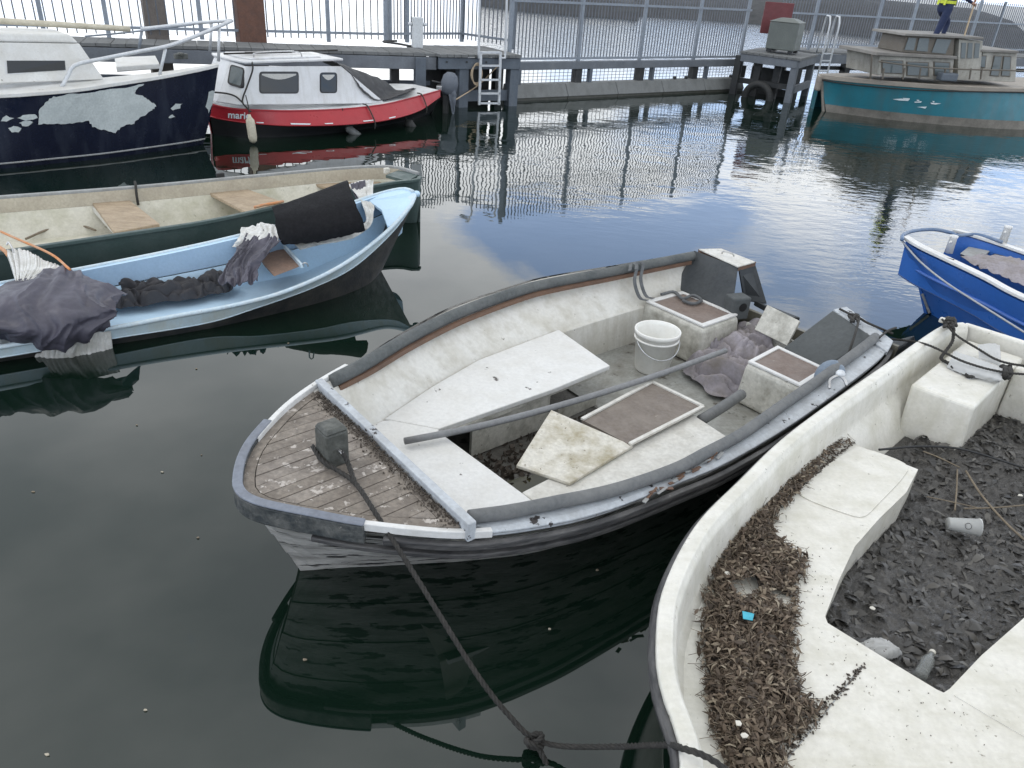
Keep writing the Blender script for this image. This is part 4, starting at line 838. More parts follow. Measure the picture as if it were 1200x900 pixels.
rope_part(np.array([at(416, 566, .60), pc - BN * .10 + BD * .012 + Z * .05, pc - BN * .075 + Z * .09]), .0105)
rope_part(np.array([knot, at(660, 874.5, .06), at(720, 875, .16), at(780, 873, .42), at(800, 877, .535), at(830, 888, .525), at(862, 910, .50)]), .0105)
rope_part(np.array([knot, at(636, 886, .02), at(645, 905, -.03)]), .0105)
for k in range(3):
    a = np.linspace(0, 2 * math.pi, 16); rope_part(np.array([knot + A(.028 * math.cos(t), .022 * math.sin(t) * (1 if k else .6), (.018 * math.sin(t + k * 2))) for t in a]) + RNG.normal(size=3) * .006, .010, 'knot_turn')

# ------------------------------------------------------------------ white open boat full of leaves
RZ = .5; WO = at(1127, 377, RZ); WD = unit(A(-.6823, -.7311, 0)); WN = A(-WD[1], WD[0], 0); WN = WN if np.dot(WN, A(1, -1, 0)) > 0 else -WN
def W(s, n, z): return flat(WO + WD * s + WN * n, z)
def wloc(p): return np.array([np.dot(p - WO, WD), np.dot(p - WO, WN)])
wb_ = thing('open_boat', 'cream white moulded open boat with leaf litter on its bench and floor', 'boat', W(2.2, .8, 0))
lft = [wloc(at(x, y, RZ)) for x, y in ((1127, 377), (1100, 383), (1030, 431), (960, 480), (911, 518), (868, 560), (816, 613), (778, 685), (769, 749), (774, 802), (797, 874))]
CW = .80                                                   # half-beam axis
nose_s = max(q[0] for q in lft) + .36
lp = [A(q[0], q[1], 0) for q in lft] + [A(lft[-1][0] + .17, lft[-1][1] + .10 if lft[-1][1] + .1 < CW - .1 else CW - .14, 0), A(nose_s - .02, CW, 0)]
lp = cr_eval(lp, 70); rp_ = lp[::-1].copy(); rp_[:, 1] = 2 * CW - rp_[:, 1]
rim2 = np.vstack([lp, rp_[1:]])                            # whole outline left stern -> bow -> right stern
def sheer(s): return RZ + .03 * max(0, s - 2.5) ** 2
RIM = np.array([W(q[0], q[1], RZ) for q in rim2]); cw = W(2.2, CW, RZ)
def inn(c, d):
    Lt = lateral(c); sg = np.sign(np.sum(Lt[20] * (cw - c[20]))); return c + Lt * sg * d
lat_in = (inn(RIM, 1.0) - RIM)
def row(d, z): r = RIM + lat_in * d; r = r.copy(); r[:, 2] = z; return r
hull = [row(.02, RZ - .06), row(.05, .30), row(.10, .12), row(.17, 0), row(.3, -.15)]
MB().grid(np.array(hull)).build('hull', M['grp_white'], wb_, True)
MB().sweep(row(.012, RZ - .035), [(0, 0)] and [(.0, .012), (-.022, .006), (-.034, -.012), (-.026, -.05), (.004, -.055)]).build('rub_strip', M['rub_black'], wb_, True)
rimrows = [row(.018, RZ - .05), row(.0, RZ - .02), row(.002, RZ - .004), row(.012, RZ), row(.052, RZ), row(.060, RZ - .006), row(.064, RZ - .022), row(.070, RZ - .026), row(.078, RZ - .05)]
MB().grid(np.array(rimrows)).build('gunwale', M['grp_white'], wb_, True)
bzh = .285
MB().grid(np.array([row(.078, RZ - .05), row(.084, .42), row(.094, bzh + .05), row(.105, bzh + .015), row(.14, bzh - .006), row(.20, .12), row(.26, .06)])).build('inner_liner', M['grp_white'], wb_, True)
# moulded seating: left bench, round bow seat, right bench
inner = row(.112, bzh)
def wp(x, y, z=bzh): return wloc(at(x, y, z))
end = wp(1000, 517); i0 = wp(1076, 546)
li = [wp(1076, 550), wp(1062, 577), wp(1030, 608), wp(1002, 640), wp(983, 680), wp(967, 722)]
cn = [wp(970, 730), wp(1030, 767), wp(1098, 808), wp(1106, 811.5), wp(1113, 807)]; rr_ = [wp(1150, 768), wp(1200, 724)]
edge = li + cn + rr_ + [rr_[-1] + (rr_[-1] - rr_[-2]) * .8, np.array([1.75, 2 * CW - .44])]
loc_in = np.array([wloc(q) for q in inner])
keep = [q for q in loc_in if q[0] > end[0]]
outer = keep[::-1]                                          # right stern side -> bow -> left
seat_poly = [*edge, *outer[:]]
MB().prism([W(q[0], q[1], bzh) for q in seat_poly], .22).build('bench_moulding', M['grp_white'], wb_, bevel=.012, seg=3)
# faint raised seat pads
def pad(px, h=.004):
    q = np.array([at(x, y, bzh + .001) for x, y in px]); P = cr_eval(np.vstack([q, q[:1]]), 60)[:-1]; MB().prism(P + Z * h, h).build('seat_pad', M['grp_white'], wb_, bevel=.003)
pad([(1003, 524), (1030, 531), (1062, 545), (1058, 560), (1030, 590), (1012, 606), (990, 602), (945, 585), (938, 574), (965, 548)])
def grime(name, pts, n, spread, r0, r1, z):
    g = MB(); P = cr_eval(np.array([at(x, y, z) for x, y in pts]), 80)
    for i in range(n):
        q = P[int(random.random() * 79)] + A(random.gauss(0, spread), random.gauss(0, spread), .001); r = random.uniform(r0, r1); a = random.uniform(0, 6.28)
        g.box(q, (math.cos(a), math.sin(a), 0), (-math.sin(a), math.cos(a), 0), Z, r, r * .45, .0012)
    return g.build(name, M['gravel'], wb_, kind='stuff')
grime('seam_grime', [(1000, 519), (975, 538), (945, 565), (915, 592), (900, 608)], 260, .006, .002, .007, bzh + .006)
grime('seam_grime', [(960, 830), (975, 818), (990, 805), (1000, 793), (1010, 780)], 130, .008, .002, .006, bzh + .002)
grime('seam_grime', [(900, 895), (930, 870), (950, 848), (962, 832)], 160, .010, .002, .007, bzh + .002)
grime('seat_grime', [(900, 640), (950, 650), (960, 700), (1000, 760), (1060, 830), (1150, 850)], 110, .07, .0008, .0025, bzh + .0015)
MB().tube([at(x, y, bzh + .0005) for x, y in ((1009, 781), (985, 812), (962, 842), (930, 880), (905, 915))], .0025, 5).build('mould_line', M['gr_rim'], wb_)
MB().tube([at(x, y, bzh + .0005) for x, y in ((1118, 815), (1160, 840), (1215, 872))], .0025, 5).build('mould_line', M['liner_white'], wb_)
# corner locker and stern wall
zb = .42
lk4 = [wloc(at(1058, 446, zb)), wloc(at(1142, 477, zb)), wloc(at(1176, 444, zb)), None]
sF, nR = (lk4[0][0] + lk4[1][0]) / 2, (lk4[1][1] + lk4[2][1]) / 2
MB().hexa([W(sF + .02, .10, .06), W(sF + .02, nR + .02, .06), W(.08, nR, .06), W(.08, .10, .06)][::-1], [W(sF, .085, zb), W(sF, nR, zb), W(.08, nR, zb), W(.08, .085, zb)][::-1]).build('corner_locker', M['grp_white'], wb_, bevel=.022, seg=3)
MB().hexa([W(sF, 2 * CW - nR, .06), W(sF, 2 * CW - .1, .06), W(.08, 2 * CW - .1, .06), W(.08, 2 * CW - nR, .06)][::-1], [W(sF, 2 * CW - nR, zb), W(sF, 2 * CW - .085, zb), W(.08, 2 * CW - .085, zb), W(.08, 2 * CW - nR, zb)][::-1]).build('corner_locker', M['grp_white'], wb_, bevel=.022, seg=3)
MB().hexa([W(.34, nR + .005, .06), W(.34, 2 * CW - nR - .005, .06), W(.26, 2 * CW - nR - .005, .06), W(.26, nR + .005, .06)][::-1], [W(.33, nR + .005, zb + .01), W(.33, 2 * CW - nR - .005, zb + .01), W(.27, 2 * CW - nR - .005, zb + .01), W(.27, nR + .005, zb + .01)][::-1]).build('motor_well_wall', M['grp_white'], wb_, bevel=.02, seg=3)
MB().hexa([W(.02, .06, -.1), W(.02, 2 * CW - .06, -.1), W(-.035, 2 * CW - .06, -.1), W(-.035, .06, -.1)][::-1], [W(.02, .02, RZ - .003), W(.02, 2 * CW - .02, RZ - .003), W(-.035, 2 * CW - .02, RZ - .003), W(-.035, .02, RZ - .003)][::-1]).build('transom', M['grp_white'], wb_, bevel=.015, seg=3)
lf = row(.24, .085); lpoly = [q for q in lf if wloc(q)[0] > .1]
MB().prism([flat(q, .085) for q in lpoly], .03).build('floor', M['mulch_wet'], wb_)
# ---- leaves: many small curled blades
def leaves(n, sampler, size, zf, curl, tilt, rng, wr=(.22, .42)):
    V, F = [], []
    for i in range(n):
        x, y = sampler(); z = zf(x, y) + rng.uniform(0, .016); ln = rng.uniform(*size); wd = ln * rng.uniform(*wr); a = rng.uniform(0, 2 * math.pi)
        e = np.array([math.cos(a), math.sin(a), rng.normal() * tilt]); e /= np.linalg.norm(e); sd = np.cross(e, [0, 0, 1]); sd /= np.linalg.norm(sd); up = np.cross(sd, e); ro = rng.normal() * tilt * 1.3
        sd2 = sd * math.cos(ro) + up * math.sin(ro); up2 = up * math.cos(ro) - sd * math.sin(ro); c = np.array([x, y, z + .004]); k = rng.uniform(-curl, curl); b = len(V)
        for t, ww, hh in ((-.5, .12, 0), (-.18, 1, 1), (.2, .8, .9), (.5, .05, -.2)):
            m_ = c + e * ln * t + up2 * k * ln * hh; V += [m_ - sd2 * wd * ww * .5 + up2 * wd * .25 * ww, m_ + sd2 * wd * ww * .5 + up2 * wd * .25 * ww]
        F += [(b, b + 1, b + 3, b + 2), (b + 2, b + 3, b + 5, b + 4), (b + 4, b + 5, b + 7, b + 6)]
    return V, F
def inpoly(x, y, P):
    c = False; j = len(P) - 1
    for i in range(len(P)):
        if (P[i][1] > y) != (P[j][1] > y) and x < (P[j][0] - P[i][0]) * (y - P[i][1]) / (P[j][1] - P[i][1]) + P[i][0]: c = not c
        j = i
    return c
rng = np.random.default_rng(11)
pile = [(1004, 514), (985, 522), (960, 545), (935, 575), (912, 600), (905, 625), (925, 640), (942, 652), (943, 672), (932, 690), (934, 720), (930, 755), (934, 790), (940, 815), (962, 828), (950, 845), (925, 862), (915, 885), (925, 915), (870, 925), (848, 890), (832, 850), (825, 790), (823, 735), (826, 710), (838, 660), (858, 618), (880, 598), (910, 578), (945, 548), (980, 520)]
PW = [tuple(at(x, y, bzh + .01)[:2]) for x, y in pile]; bb = np.array(PW); lo, hi = bb.min(0), bb.max(0)
holes = [(at(868, 697, bzh)[:2], .045), (at(915, 705, bzh)[:2], .04), (at(880, 692, bzh)[:2], .03)]
def edge_d(x, y): return min(math.hypot(x - a[0], y - a[1]) for a in PWd)
PWd = []
for i in range(len(PW)):
    for t in np.linspace(0, 1, 6, endpoint=False): PWd.append(lerp(PW[i - 1], PW[i], t))
def samp():
    while True:
        x, y = rng.uniform(lo[0], hi[0]), rng.uniform(lo[1], hi[1])
        if inpoly(x + rng.normal() * .012, y + rng.normal() * .012, PW) and all(math.hypot(x - h[0][0], y - h[0][1]) > h[1] for h in holes): return x, y
def zpile(x, y): return bzh + min(.05, edge_d(x, y) * .55) * (.7 + .5 * noise.noise(Vector((x * 9, y * 9, 0))))
V, F = leaves(6500, samp, (.012, .042), zpile, .45, .45, rng, (.12, .34)); V2, F2 = leaves(1500, samp, (.03, .06), zpile, .35, .35, rng, (.15, .35)); F += [tuple(i + len(V) for i in f) for f in F2]; V = V + V2
stems = MB()
for i in range(1100):
    x, y = samp(); a = rng.uniform(0, 6.28); ln = rng.uniform(.02, .06); c = A(x, y, zpile(x, y) + .016); d = A(math.cos(a), math.sin(a), rng.normal() * .25) * ln
    stems.tube([c - d, c + RNG.normal(size=3) * .003, c + d], .0011, 3, False)
lm = MB(); lm.add(V, F); lm.add(stems.v, stems.f); o = lm.build('leaf_litter', M['leaf_dry'], None, kind='stuff'); tag(o, 'dry brown leaf litter piled along the white boat bench', 'leaves')
base = MB(); gx = np.linspace(lo[0], hi[0], 60); gy = np.linspace(lo[1], hi[1], 60)
gg = [[A(x, y, zpile(x, y) - .004 if inpoly(x, y, PW) and edge_d(x, y) > .012 else bzh + .001) for x in gx] for y in gy]
gg = np.array(gg); bm_ = MB()
for i in range(59):
    for j in range(59):
        if all(inpoly(gx[b], gy[a], PW) and all(math.hypot(gx[b] - h[0][0], gy[a] - h[0][1]) > h[1] * .9 for h in holes) for a in (i, i + 1) for b in (j, j + 1)): bm_.add([gg[i, j], gg[i, j + 1], gg[i + 1, j + 1], gg[i + 1, j]], [(0, 1, 2, 3)])
o = bm_.build('leaf_mulch', M['mulch'], None, True, kind='stuff'); tag(o, 'dark mulch under the dry leaves on the white boat bench', 'leaves')
well = [W(q[0], q[1], 0)[:2] for q in (edge + [np.array([.9, 2 * CW - .2]), np.array([.36, 2 * CW - nR]), np.array([.36, nR]), np.array([sF + .03, nR]), np.array([sF + .03, .24]), np.array([1.6, .22])])]
WWp = np.array(well); lo2, hi2 = WWp.min(0), WWp.max(0)
def samp2():
    while True:
        x, y = rng.uniform(lo2[0], hi2[0]), rng.uniform(lo2[1], hi2[1])
        if inpoly(x, y, well): return x, y
def zwell(x, y):
    q = wloc(A(x, y, 0)); return .095 + .025 * noise.noise(Vector((x * 3, y * 3, 2))) + .05 * max(0, 1 - abs(q[0] - 1.0) / .5) + .015 * noise.noise(Vector((x * 11, y * 11, 5)))
GN = 230; gx = np.linspace(lo2[0], hi2[0], GN); gy = np.linspace(lo2[1], hi2[1], GN)
def zmat(x, y):
    q = Vector((x * 26, y * 26, 1)); q += noise.noise_vector(q * .35) * 1.6; r1 = abs(noise.noise(Vector((q.x, q.y * .45, 3)))); r2 = abs(noise.noise(Vector((q.x * .5, q.y, 9)) * 1.7))
    return zwell(x, y) + .006 + .022 * (r1 - .25) + .014 * (r2 - .25) + .006 * noise.noise(q * 3.1)
gg = np.array([[A(x, y, zmat(x, y)) for x in gx] for y in gy]); gm = MB(); inside = np.array([[inpoly(x, y, well) for x in gx] for y in gy])
gm.v = [tuple(p) for p in gg.reshape(-1, 3)]
gm.f = [(i * GN + j, i * GN + j + 1, (i + 1) * GN + j + 1, (i + 1) * GN + j) for i in range(GN - 1) for j in range(GN - 1) if inside[i, j] or inside[i + 1, j + 1] or inside[i, j + 1] or inside[i + 1, j]]
V, F = leaves(1700, samp2, (.015, .05), lambda x, y: zmat(x, y) - .006, .25, .28, rng, (.14, .4)); V2, F2 = leaves(1100, samp2, (.04, .085), lambda x, y: zmat(x, y) - .010, .2, .2, rng, (.25, .5)); F += [tuple(i + len(V) for i in f) for f in F2]; V = V + V2
om_ = gm.build('leaf_mulch', M['mulch_wet'], None, True, kind='stuff'); tag(om_, 'wet brown mulch under the leaves on the white boat floor', 'leaves'); gm = MB(); gm.add(V, F); o = gm.build('wet_leaf_litter', M['leaf_wet'], None, True, kind='stuff'); tag(o, 'dark wet leaf litter covering the floor of the white boat', 'leaves')
# reeds and stalks among the leaves
for k, (pts, r, dk) in enumerate(([(1085, 528, .16), (1108, 540, .15), (1135, 552, .14)], .005, 0) for _ in ()): pass
for pts, r, lb in (([(1132, 552, .15), (1150, 580, .15), (1178, 612, .14), (1202, 634, .14)], .006, 'long bent dead reed stalk lying on the wet leaves beside the cup'),
                   ([(1082, 529, .17), (1100, 536, .16), (1125, 548, .15)], .004, 'thin tan stalk on the leaves below the corner locker'),
                   ([(1122, 550, .15), (1121, 575, .14), (1119, 598, .14)], .0045, 'straight pale reed stalk pointing at the grey cup'),
                   ([(1130, 596, .14), (1165, 595, .14), (1200, 592, .15)], .004, 'thin straight stalk lying across the long bent reed'),
                   ([(1086, 582, .15), (1110, 587, .145), (1150, 596, .14)], .003, 'fine dark twig on the wet leaves by the bench end')):
    o = MB().tube(cr_eval(ats(pts), 12), r, 6).build('reed_stalk', M['reed'], None, True); recenter(o); tag(o, lb, 'stalk', 'stalks on the wet leaves')
# black hose line across the leaves
rope([(1030, 527, .17), (1080, 523, .18), (1130, 527, .17), (1200, 548, .17)], .007, 'black_hose', 'black_plastic', 'thin black hose lying over the wet leaves below the corner locker', twist=False, cat='hose')
# cup lying on its side
cA, cB = at(1146, 622, .15), at(1109, 617, .145); cu = thing('plastic_cup', 'grey plastic drinking cup lying on its side on the wet leaves', 'cup', (cA + cB) / 2); ax_ = unit(cA - cB); ln = np.linalg.norm(cA - cB)
MB().lathe(cB + Z * .02, [(0, .004), (.030, 0), (.031, .004), (.044, ln), (.047, ln), (.046, ln - .006), (.042, ln - .006), (.029, .008), (0, .008)], 24, ax_).build('body', M['cup'], cu, True)
cm = lerp(cB, cA, .55) + Z * .02; tocam = unit(CAMP - cm); tocam = unit(tocam - ax_ * np.dot(tocam, ax_)); c_o = cm + tocam * .0395
s2 = np.cross(ax_, tocam)
MB().tube([c_o + ax_ * .015 * math.cos(a) + s2 * .015 * math.sin(a) - tocam * (.0395 - math.sqrt(.0395 ** 2 - (.015 * math.sin(a)) ** 2)) for a in np.linspace(0, 2 * math.pi, 24)], .0013, 5, False).build('printed_ring', M['print_dark'], cu)
# crushed clear bottle and clear wrapper near the seat corner
G = heap(at(1031, 762, .11), unit(A(1, -.2, 0)), unit(A(.2, 1, 0)), .085, .05, .035, 30, 30, 5.1, .012, 30)
o = MB().sheet(G, .002).build('crushed_wrapper', M['milky'], None, True); recenter(o); tag(o, 'crushed clear plastic wrapper against the white seat edge', 'wrapper')
bA, bB = at(1076, 797, .12), at(1091, 768, .12)
bt = thing('plastic_bottle', 'small clear plastic bottle on the wet leaves near the seat corner', 'bottle', (bA + bB) / 2); ln = np.linalg.norm(bB - bA)
MB().lathe(bA + Z * .012, [(0, 0), (.024, .001), (.026, .01), (.024, ln * .35), (.026, ln * .6), (.022, ln * .75), (.011, ln * .9), (.011, ln)], 18, unit(bB - bA)).build('body', M['clear'], bt, True)
MB().lathe(bA + Z * .012, [(0, ln + .012), (.013, ln + .012), (.013, ln - .003), (0, ln - .003)], 14, unit(bB - bA)).build('cap', M['chip_white'], bt)
# litter scraps in the leaves
o = MB().quadslab([at(870, 716, bzh + .075), at(884, 719, bzh + .07), at(882, 727, bzh + .068), at(871, 725, bzh + .072)][::-1], .002).build('litter_scrap', M['turq'], None); recenter(o); tag(o, 'turquoise plastic scrap on the dry leaves', 'litter')
for k, (x, y, z_, lb) in enumerate(((865, 848, bzh + .06, 'white scrap low in the dry leaf pile'), (872, 862, bzh + .06, 'second white scrap beside another low in the dry leaf pile'), (853, 672, bzh + .05, 'white round scrap high in the dry leaf pile'), (1196, 581, .15, 'white petal scrap beside the reed stalks'), (1022, 713, .13, 'white scrap on wet leaves beside the bench'))):
    p = at(x, y, z_); q = [p + A(math.cos(a) * .014 * random.uniform(.6, 1.2), math.sin(a) * .011, random.uniform(0, .006)) for a in np.linspace(0, 6.28, 7)[:-1]]
    o = MB().prism(q, .003).build('litter_scrap', M['chip_white'], None); recenter(o); tag(o, lb, 'litter', 'white scraps among the leaves')
# rope and plastic bag on the corner locker
rope([(960, 391, .44), (1020, 396, .40), (1080, 402, .50), (1130, 424, .50), (1175, 436, .50), (1225, 440, .50)], .008, 'taut_line', 'rope', 'dark line stretched from the planked boat stern over the white boat corner')
rope([(1104, 374, .56), (1120, 392, .52), (1145, 408, .50), (1175, 424, .50), (1225, 432, .5)], .008, 'short_line', 'rope', 'dark line running from the knot on the white boat corner')
rope([(1118, 385, .53), (1116, 400, .48), (1108, 412, .44), (1103, 420, .435), (1112, 426, .435), (1116, 431, .435), (1126, 433, .435)], .011, 'chain_loop', 'rope', 'dark knotted rope tail lying on the corner locker')
o = rope([(1130, 434, .435), (1134, 441, .435), (1142, 441, .435), (1147, 438, .435)], .011, 'rope_tail', 'rope', 'dark curled rope end beside the milky plastic bag')
kb = MB()
for i in range(6): kb.tube(cr_eval([at(1113 + random.uniform(-7, 8), 378 + random.uniform(-6, 7), .53 + random.uniform(-.015, .03)) for _ in range(5)], 14), .012, 6)
o = kb.build('rope_knot', M['rope'], None, True); recenter(o); tag(o, 'dark bundled rope knot on the corner of the white boat', 'rope')
o = MB().box(at(1104, 375, .545), WD, WN, Z, .02, .016, .016).build('white_float', M['chip_white'], None, bevel=.006); recenter(o); tag(o, 'small white float tied in the knot on the white boat corner', 'float')
kb = MB()
for i in range(7): kb.tube(cr_eval([at(1179 + random.uniform(-6, 6), 436 + random.uniform(-8, 8), .47 + random.uniform(-.02, .03)) for _ in range(5)], 14), .014, 6)
o = kb.build('rope_knot', M['rope'], None, True); recenter(o); tag(o, 'dark rope bundle at the end of the milky plastic bag', 'rope')
bagG = patch([[at(1118, 411, .50), at(1140, 418, .505), at(1175, 432, .505)], [at(1113, 423, .46), at(1138, 432, .475), at(1174, 445, .47)], [at(1109, 430, .43), at(1134, 440, .435), at(1170, 449, .432)]], 40, 26)
o = MB().sheet(crumple(bagG, .008, 22, 2), .003).build('plastic_bag', M['milky'], None, True); recenter(o); tag(o, 'milky white plastic bag draped over the line on the corner locker', 'bag')
bagG = patch([[at(1146, 404, .52), at(1160, 402, .53), at(1172, 404, .52)], [at(1147, 412, .49), at(1161, 413, .50), at(1173, 420, .49)], [at(1147, 420, .46), at(1163, 425, .46), at(1173, 430, .46)]], 24, 24)
o = MB().sheet(crumple(bagG, .008, 25, 5), .003).build('plastic_bag', M['milky'], None, True); recenter(o); tag(o, 'crumpled upright flap of milky plastic standing behind the draped bag', 'bag')

# ------------------------------------------------------------------ light blue rowing boat
lbt = thing('rowing_boat', 'light blue rowing boat with black bottom and tarpaulins thrown over its side', 'boat', at(240, 330, 0))
nr = cr_eval(ats([(488, 226, .655), (480, 243, .59), (450, 275, .43), (400, 312, .31), (340, 340, .225), (280, 357, .18), (200, 372, .16), (130, 385, .15), (0, 407, .145), (-160, 432, .145)]), 70)
fr_ = cr_eval(ats([(488, 226, .675), (472, 221, .665), (440, 228, .60), (390, 245, .52), (330, 263, .45), (250, 283, .39), (150, 304, .35), (0, 332, .32), (-160, 358, .31)]), 70)
wln = cr_eval(ats([(447, 318, 0), (430, 334, 0), (390, 350, 0), (330, 366, 0), (240, 386, 0), (130, 404, 0), (0, 424, 0), (-160, 448, 0)]), 70)
bl_n = cr_eval(ats([(484, 240, .60), (460, 272, .414), (416, 312, .247), (367, 337, .18), (300, 361, .115), (240, 379, .058), (130, 397, .062), (0, 419, .062), (-160, 444, .062)]), 70)
axm = (nr + fr_) / 2; hw_ = nr - axm
def mirror(c):                                  # reflect a near-side curve to the far side of the centreline
    d = unit_rows(fr_ - nr); k = np.sum((axm - c) * d, axis=1); k = np.maximum(k, 0); r = c + d * (2 * k)[:, None]; r[:, 2] = c[:, 2]; return r
MB().grid(np.array([nr - Z * .01, lerp(nr, bl_n, .45), lerp(nr, bl_n, .75), bl_n])).build('topside', M['lb_out'], lbt, True)
MB().grid(np.array([bl_n, lerp(bl_n, wln, .5), wln, wln + unit_rows(axm - wln) * .12 - Z * .15])).build('bottom', M['tar'], lbt, True)
fbl, fwl = mirror(bl_n), mirror(wln)
MB().grid(np.array([fr_ - Z * .01, lerp(fr_, fbl, .5), fbl])[::-1]).build('topside', M['lb_out'], lbt, True)
MB().grid(np.array([fbl, fwl, fwl + unit_rows(axm - fwl) * .12 - Z * .15])[::-1]).build('bottom', M['tar'], lbt, True)
MB().tube(nr[1:] + unit_rows(axm - nr)[1:] * .005, .017, 8).build('rim', M['lb_rim'], lbt, True)
MB().tube(fr_[1:] + unit_rows(axm - fr_)[1:] * .005, .015, 8).build('rim', M['lb_rim'], lbt, True)
MB().tube(bl_n, .005, 6).build('boot_line', M['lb_rim'], lbt, True)
MB().lathe(nr[0] - Z * .03, [(0, 0), (.03, .0), (.035, .03), (.02, .045), (0, .047)], 12).build('stem_head', M['lb_in'], lbt, True)
# foredeck lip and inside
ii = 7
dkp = list(nr[:ii + 8]) + list(fr_[ii + 8:0:-1])
def ins(c, d, dz): r = c + unit_rows(axm - c) * d; r = r.copy(); r[:, 2] += dz; return r
lipn, lipf = ins(nr, .05, -.004), ins(fr_, .05, -.004)
MB().grid(np.array([ins(nr, .008, .0), lipn])[:, 2:], True).build('side_deck', M['lb_in'], lbt, True)
MB().grid(np.array([ins(fr_, .008, .0), lipf])[:, 2:]).build('side_deck', M['lb_in'], lbt, True)
MB().prism(np.vstack([nr[:9] + Z * -.002, lerp(nr[9], fr_[9], .1)[None] - Z * .004, lerp(nr[8], fr_[8], .5)[None] + BD * -.02, lerp(nr[9], fr_[9], .9)[None] - Z * .004, fr_[8:0:-1] - Z * .002]), .02).build('foredeck', M['lb_in'], lbt)
fz = .05
def low_in(c, k, z): r = lerp(c, axm, k); r = r.copy(); r[:, 2] = z; return r
st_ = 5
bot_n, bot_f = low_in(nr, .66, fz), low_in(fr_, .40, fz); wi = wln + unit_rows(axm - wln) * .07; kk = np.sum((axm - bot_n) * unit_rows(axm - wln), axis=1) > np.sum((axm - wi) * unit_rows(axm - wln), axis=1); bot_n[kk] = wi[kk]; bot_n[:, 2] = np.maximum(fz, (nr[:, 2] - .24)); bot_f[:, 2] = bot_n[:, 2]
band_f = lerp(lipf, bot_f, .48)
MB().grid(np.array([lipf, band_f])[:, st_:]).build('inner_band', M['lb_band'], lbt, True)
MB().grid(np.array([band_f + unit_rows(axm - band_f) * .012 - Z * .003, bot_f])[:, st_:]).build('inner_side', M['lb_in'], lbt, True)
MB().grid(np.array([lipn, lerp(lipn, bot_n, .45), bot_n])[:, st_:], True).build('inner_side', M['lb_in'], lbt, True)
MB().grid(np.array([bot_f, (bot_f + bot_n) / 2 - Z * .01, bot_n])[:, st_:]).build('floor', M['lb_in'], lbt, True)
MB().hexa([at(262 + 42, 306, .10), at(322, 322, .10), at(350, 312, .10), at(332, 290, .10)], [at(303, 301, .27), at(321, 324, .27), at(352, 312, .27), at(333, 290, .27)]).build('thwart', M['wood_rust'], lbt, bevel=.006)
MB().bar(at(333, 289, .285), at(354, 312, .285), .02, .03).build('thwart_edge', M['lb_rim'], lbt)
MB().tube(cr_eval([at(356, 312, .36), at(355, 309, .40), at(359, 308, .41), at(361, 312, .37)], 8), .006, 6).build('rowlock', M['metal'], lbt, True)
MB().quadslab([wln[-1] - Z * .15, fwl[-1] - Z * .15, fr_[-1], nr[-1]][::-1], .03).build('transom', M['lb_out'], lbt)
# black foam cushion leaning inside
cq = [[at(321, 250, .56), at(352, 240, .61), at(381, 229, .66), at(409, 219, .71)], [at(325, 262, .53), at(358, 256, .58), at(388, 246, .63), at(416, 240, .67)], [at(328, 277, .45), at(360, 272, .50), at(393, 266, .54), at(423, 258, .58)], [at(333, 287, .39), at(362, 282, .43), at(394, 276, .47), at(426, 268, .51)]]

o = MB().sheet(crumple(patch(cq, 30, 22), .006, 9, 1, False), .06).build('foam_cushion', M['cushion'], None, True, bevel=0); recenter(o); tag(o, 'black foam cushion lying across the light blue boat bow', 'cushion')
# sheets
def sheet_thing(name, rows, nu, nv, amp, sc, mt_, lb, seed=0, th=.004, cat='tarpaulin', pf=5.0, pax=0):
    G = patch([[at(*p) for p in r] for r in rows], nu, nv); G = crumple(pleat(G, amp * 1.5, pf, seed, pax, .6), amp * .35, sc * 1.3, seed); o = MB().sheet(G, th).build(name, M[mt_], None, True); recenter(o); return tag(o, lb, cat)
sheet_thing('silver_tarpaulin', [[(408, 216, .60), (424, 212, .63), (438, 211, .66)], [(424, 238, .56), (431, 232, .57), (437, 230, .58)], [(428, 262, .49), (433, 256, .50), (438, 248, .52)], [(400, 276, .43), (412, 279, .42), (426, 271, .45)], [(345, 287, .36), (350, 291, .35), (352, 293, .34)]], 22, 60, .012, 16, 'silver', 'silver white sheet edge wrapped round the black foam cushion', 3)
sheet_thing('dark_tarpaulin', [[(411, 216, .62), (418, 214, .64), (428, 212, .65)], [(414, 226, .57), (421, 226, .58), (429, 226, .58)], [(421, 240, .53), (425, 240, .53), (430, 240, .53)]], 24, 24, .012, 18, 'tarp', 'charcoal cloth corner tucked behind the black foam cushion', 8)
sheet_thing('silver_tarpaulin', [[(283, 268, .46), (305, 262, .49), (326, 264, .52)], [(280, 278, .42), (300, 274, .45), (328, 274, .47)], [(272, 290, .36), (296, 285, .39), (325, 286, .42)]], 50, 50, .016, 13, 'silver', 'white silver sheet folded in front of the black foam cushion', 4)
sheet_thing('dark_tarpaulin', [[(290, 276, .43), (308, 272, .45), (330, 284, .43)], [(278, 292, .38), (296, 288, .40), (318, 294, .41)], [(266, 312, .32), (282, 310, .35), (304, 308, .36)], [(256, 333, .28), (276, 333, .29), (302, 330, .29)]], 70, 60, .03, 11, 'tarp', 'charcoal tarpaulin hanging down beside the brown thwart', 12)
_l = unit(nr[45] - nr[30]); _l[2] = 0; _l = unit(_l); _w = np.cross(Z, _l)
o = cloth_heap([(at(x, y, .10), _l, _w, .22, .12, .10, sd2, .09) for x, y, sd2 in ((150, 352, 1.1), (183, 349, 4.2), (216, 345, 8.4), (246, 338, 2.6))]).build('dark_tarpaulin', M['tarp_dark'], None, True); recenter(o); tag(o, 'black tarpaulin roll bunched along the light blue boat near side', 'tarpaulin')
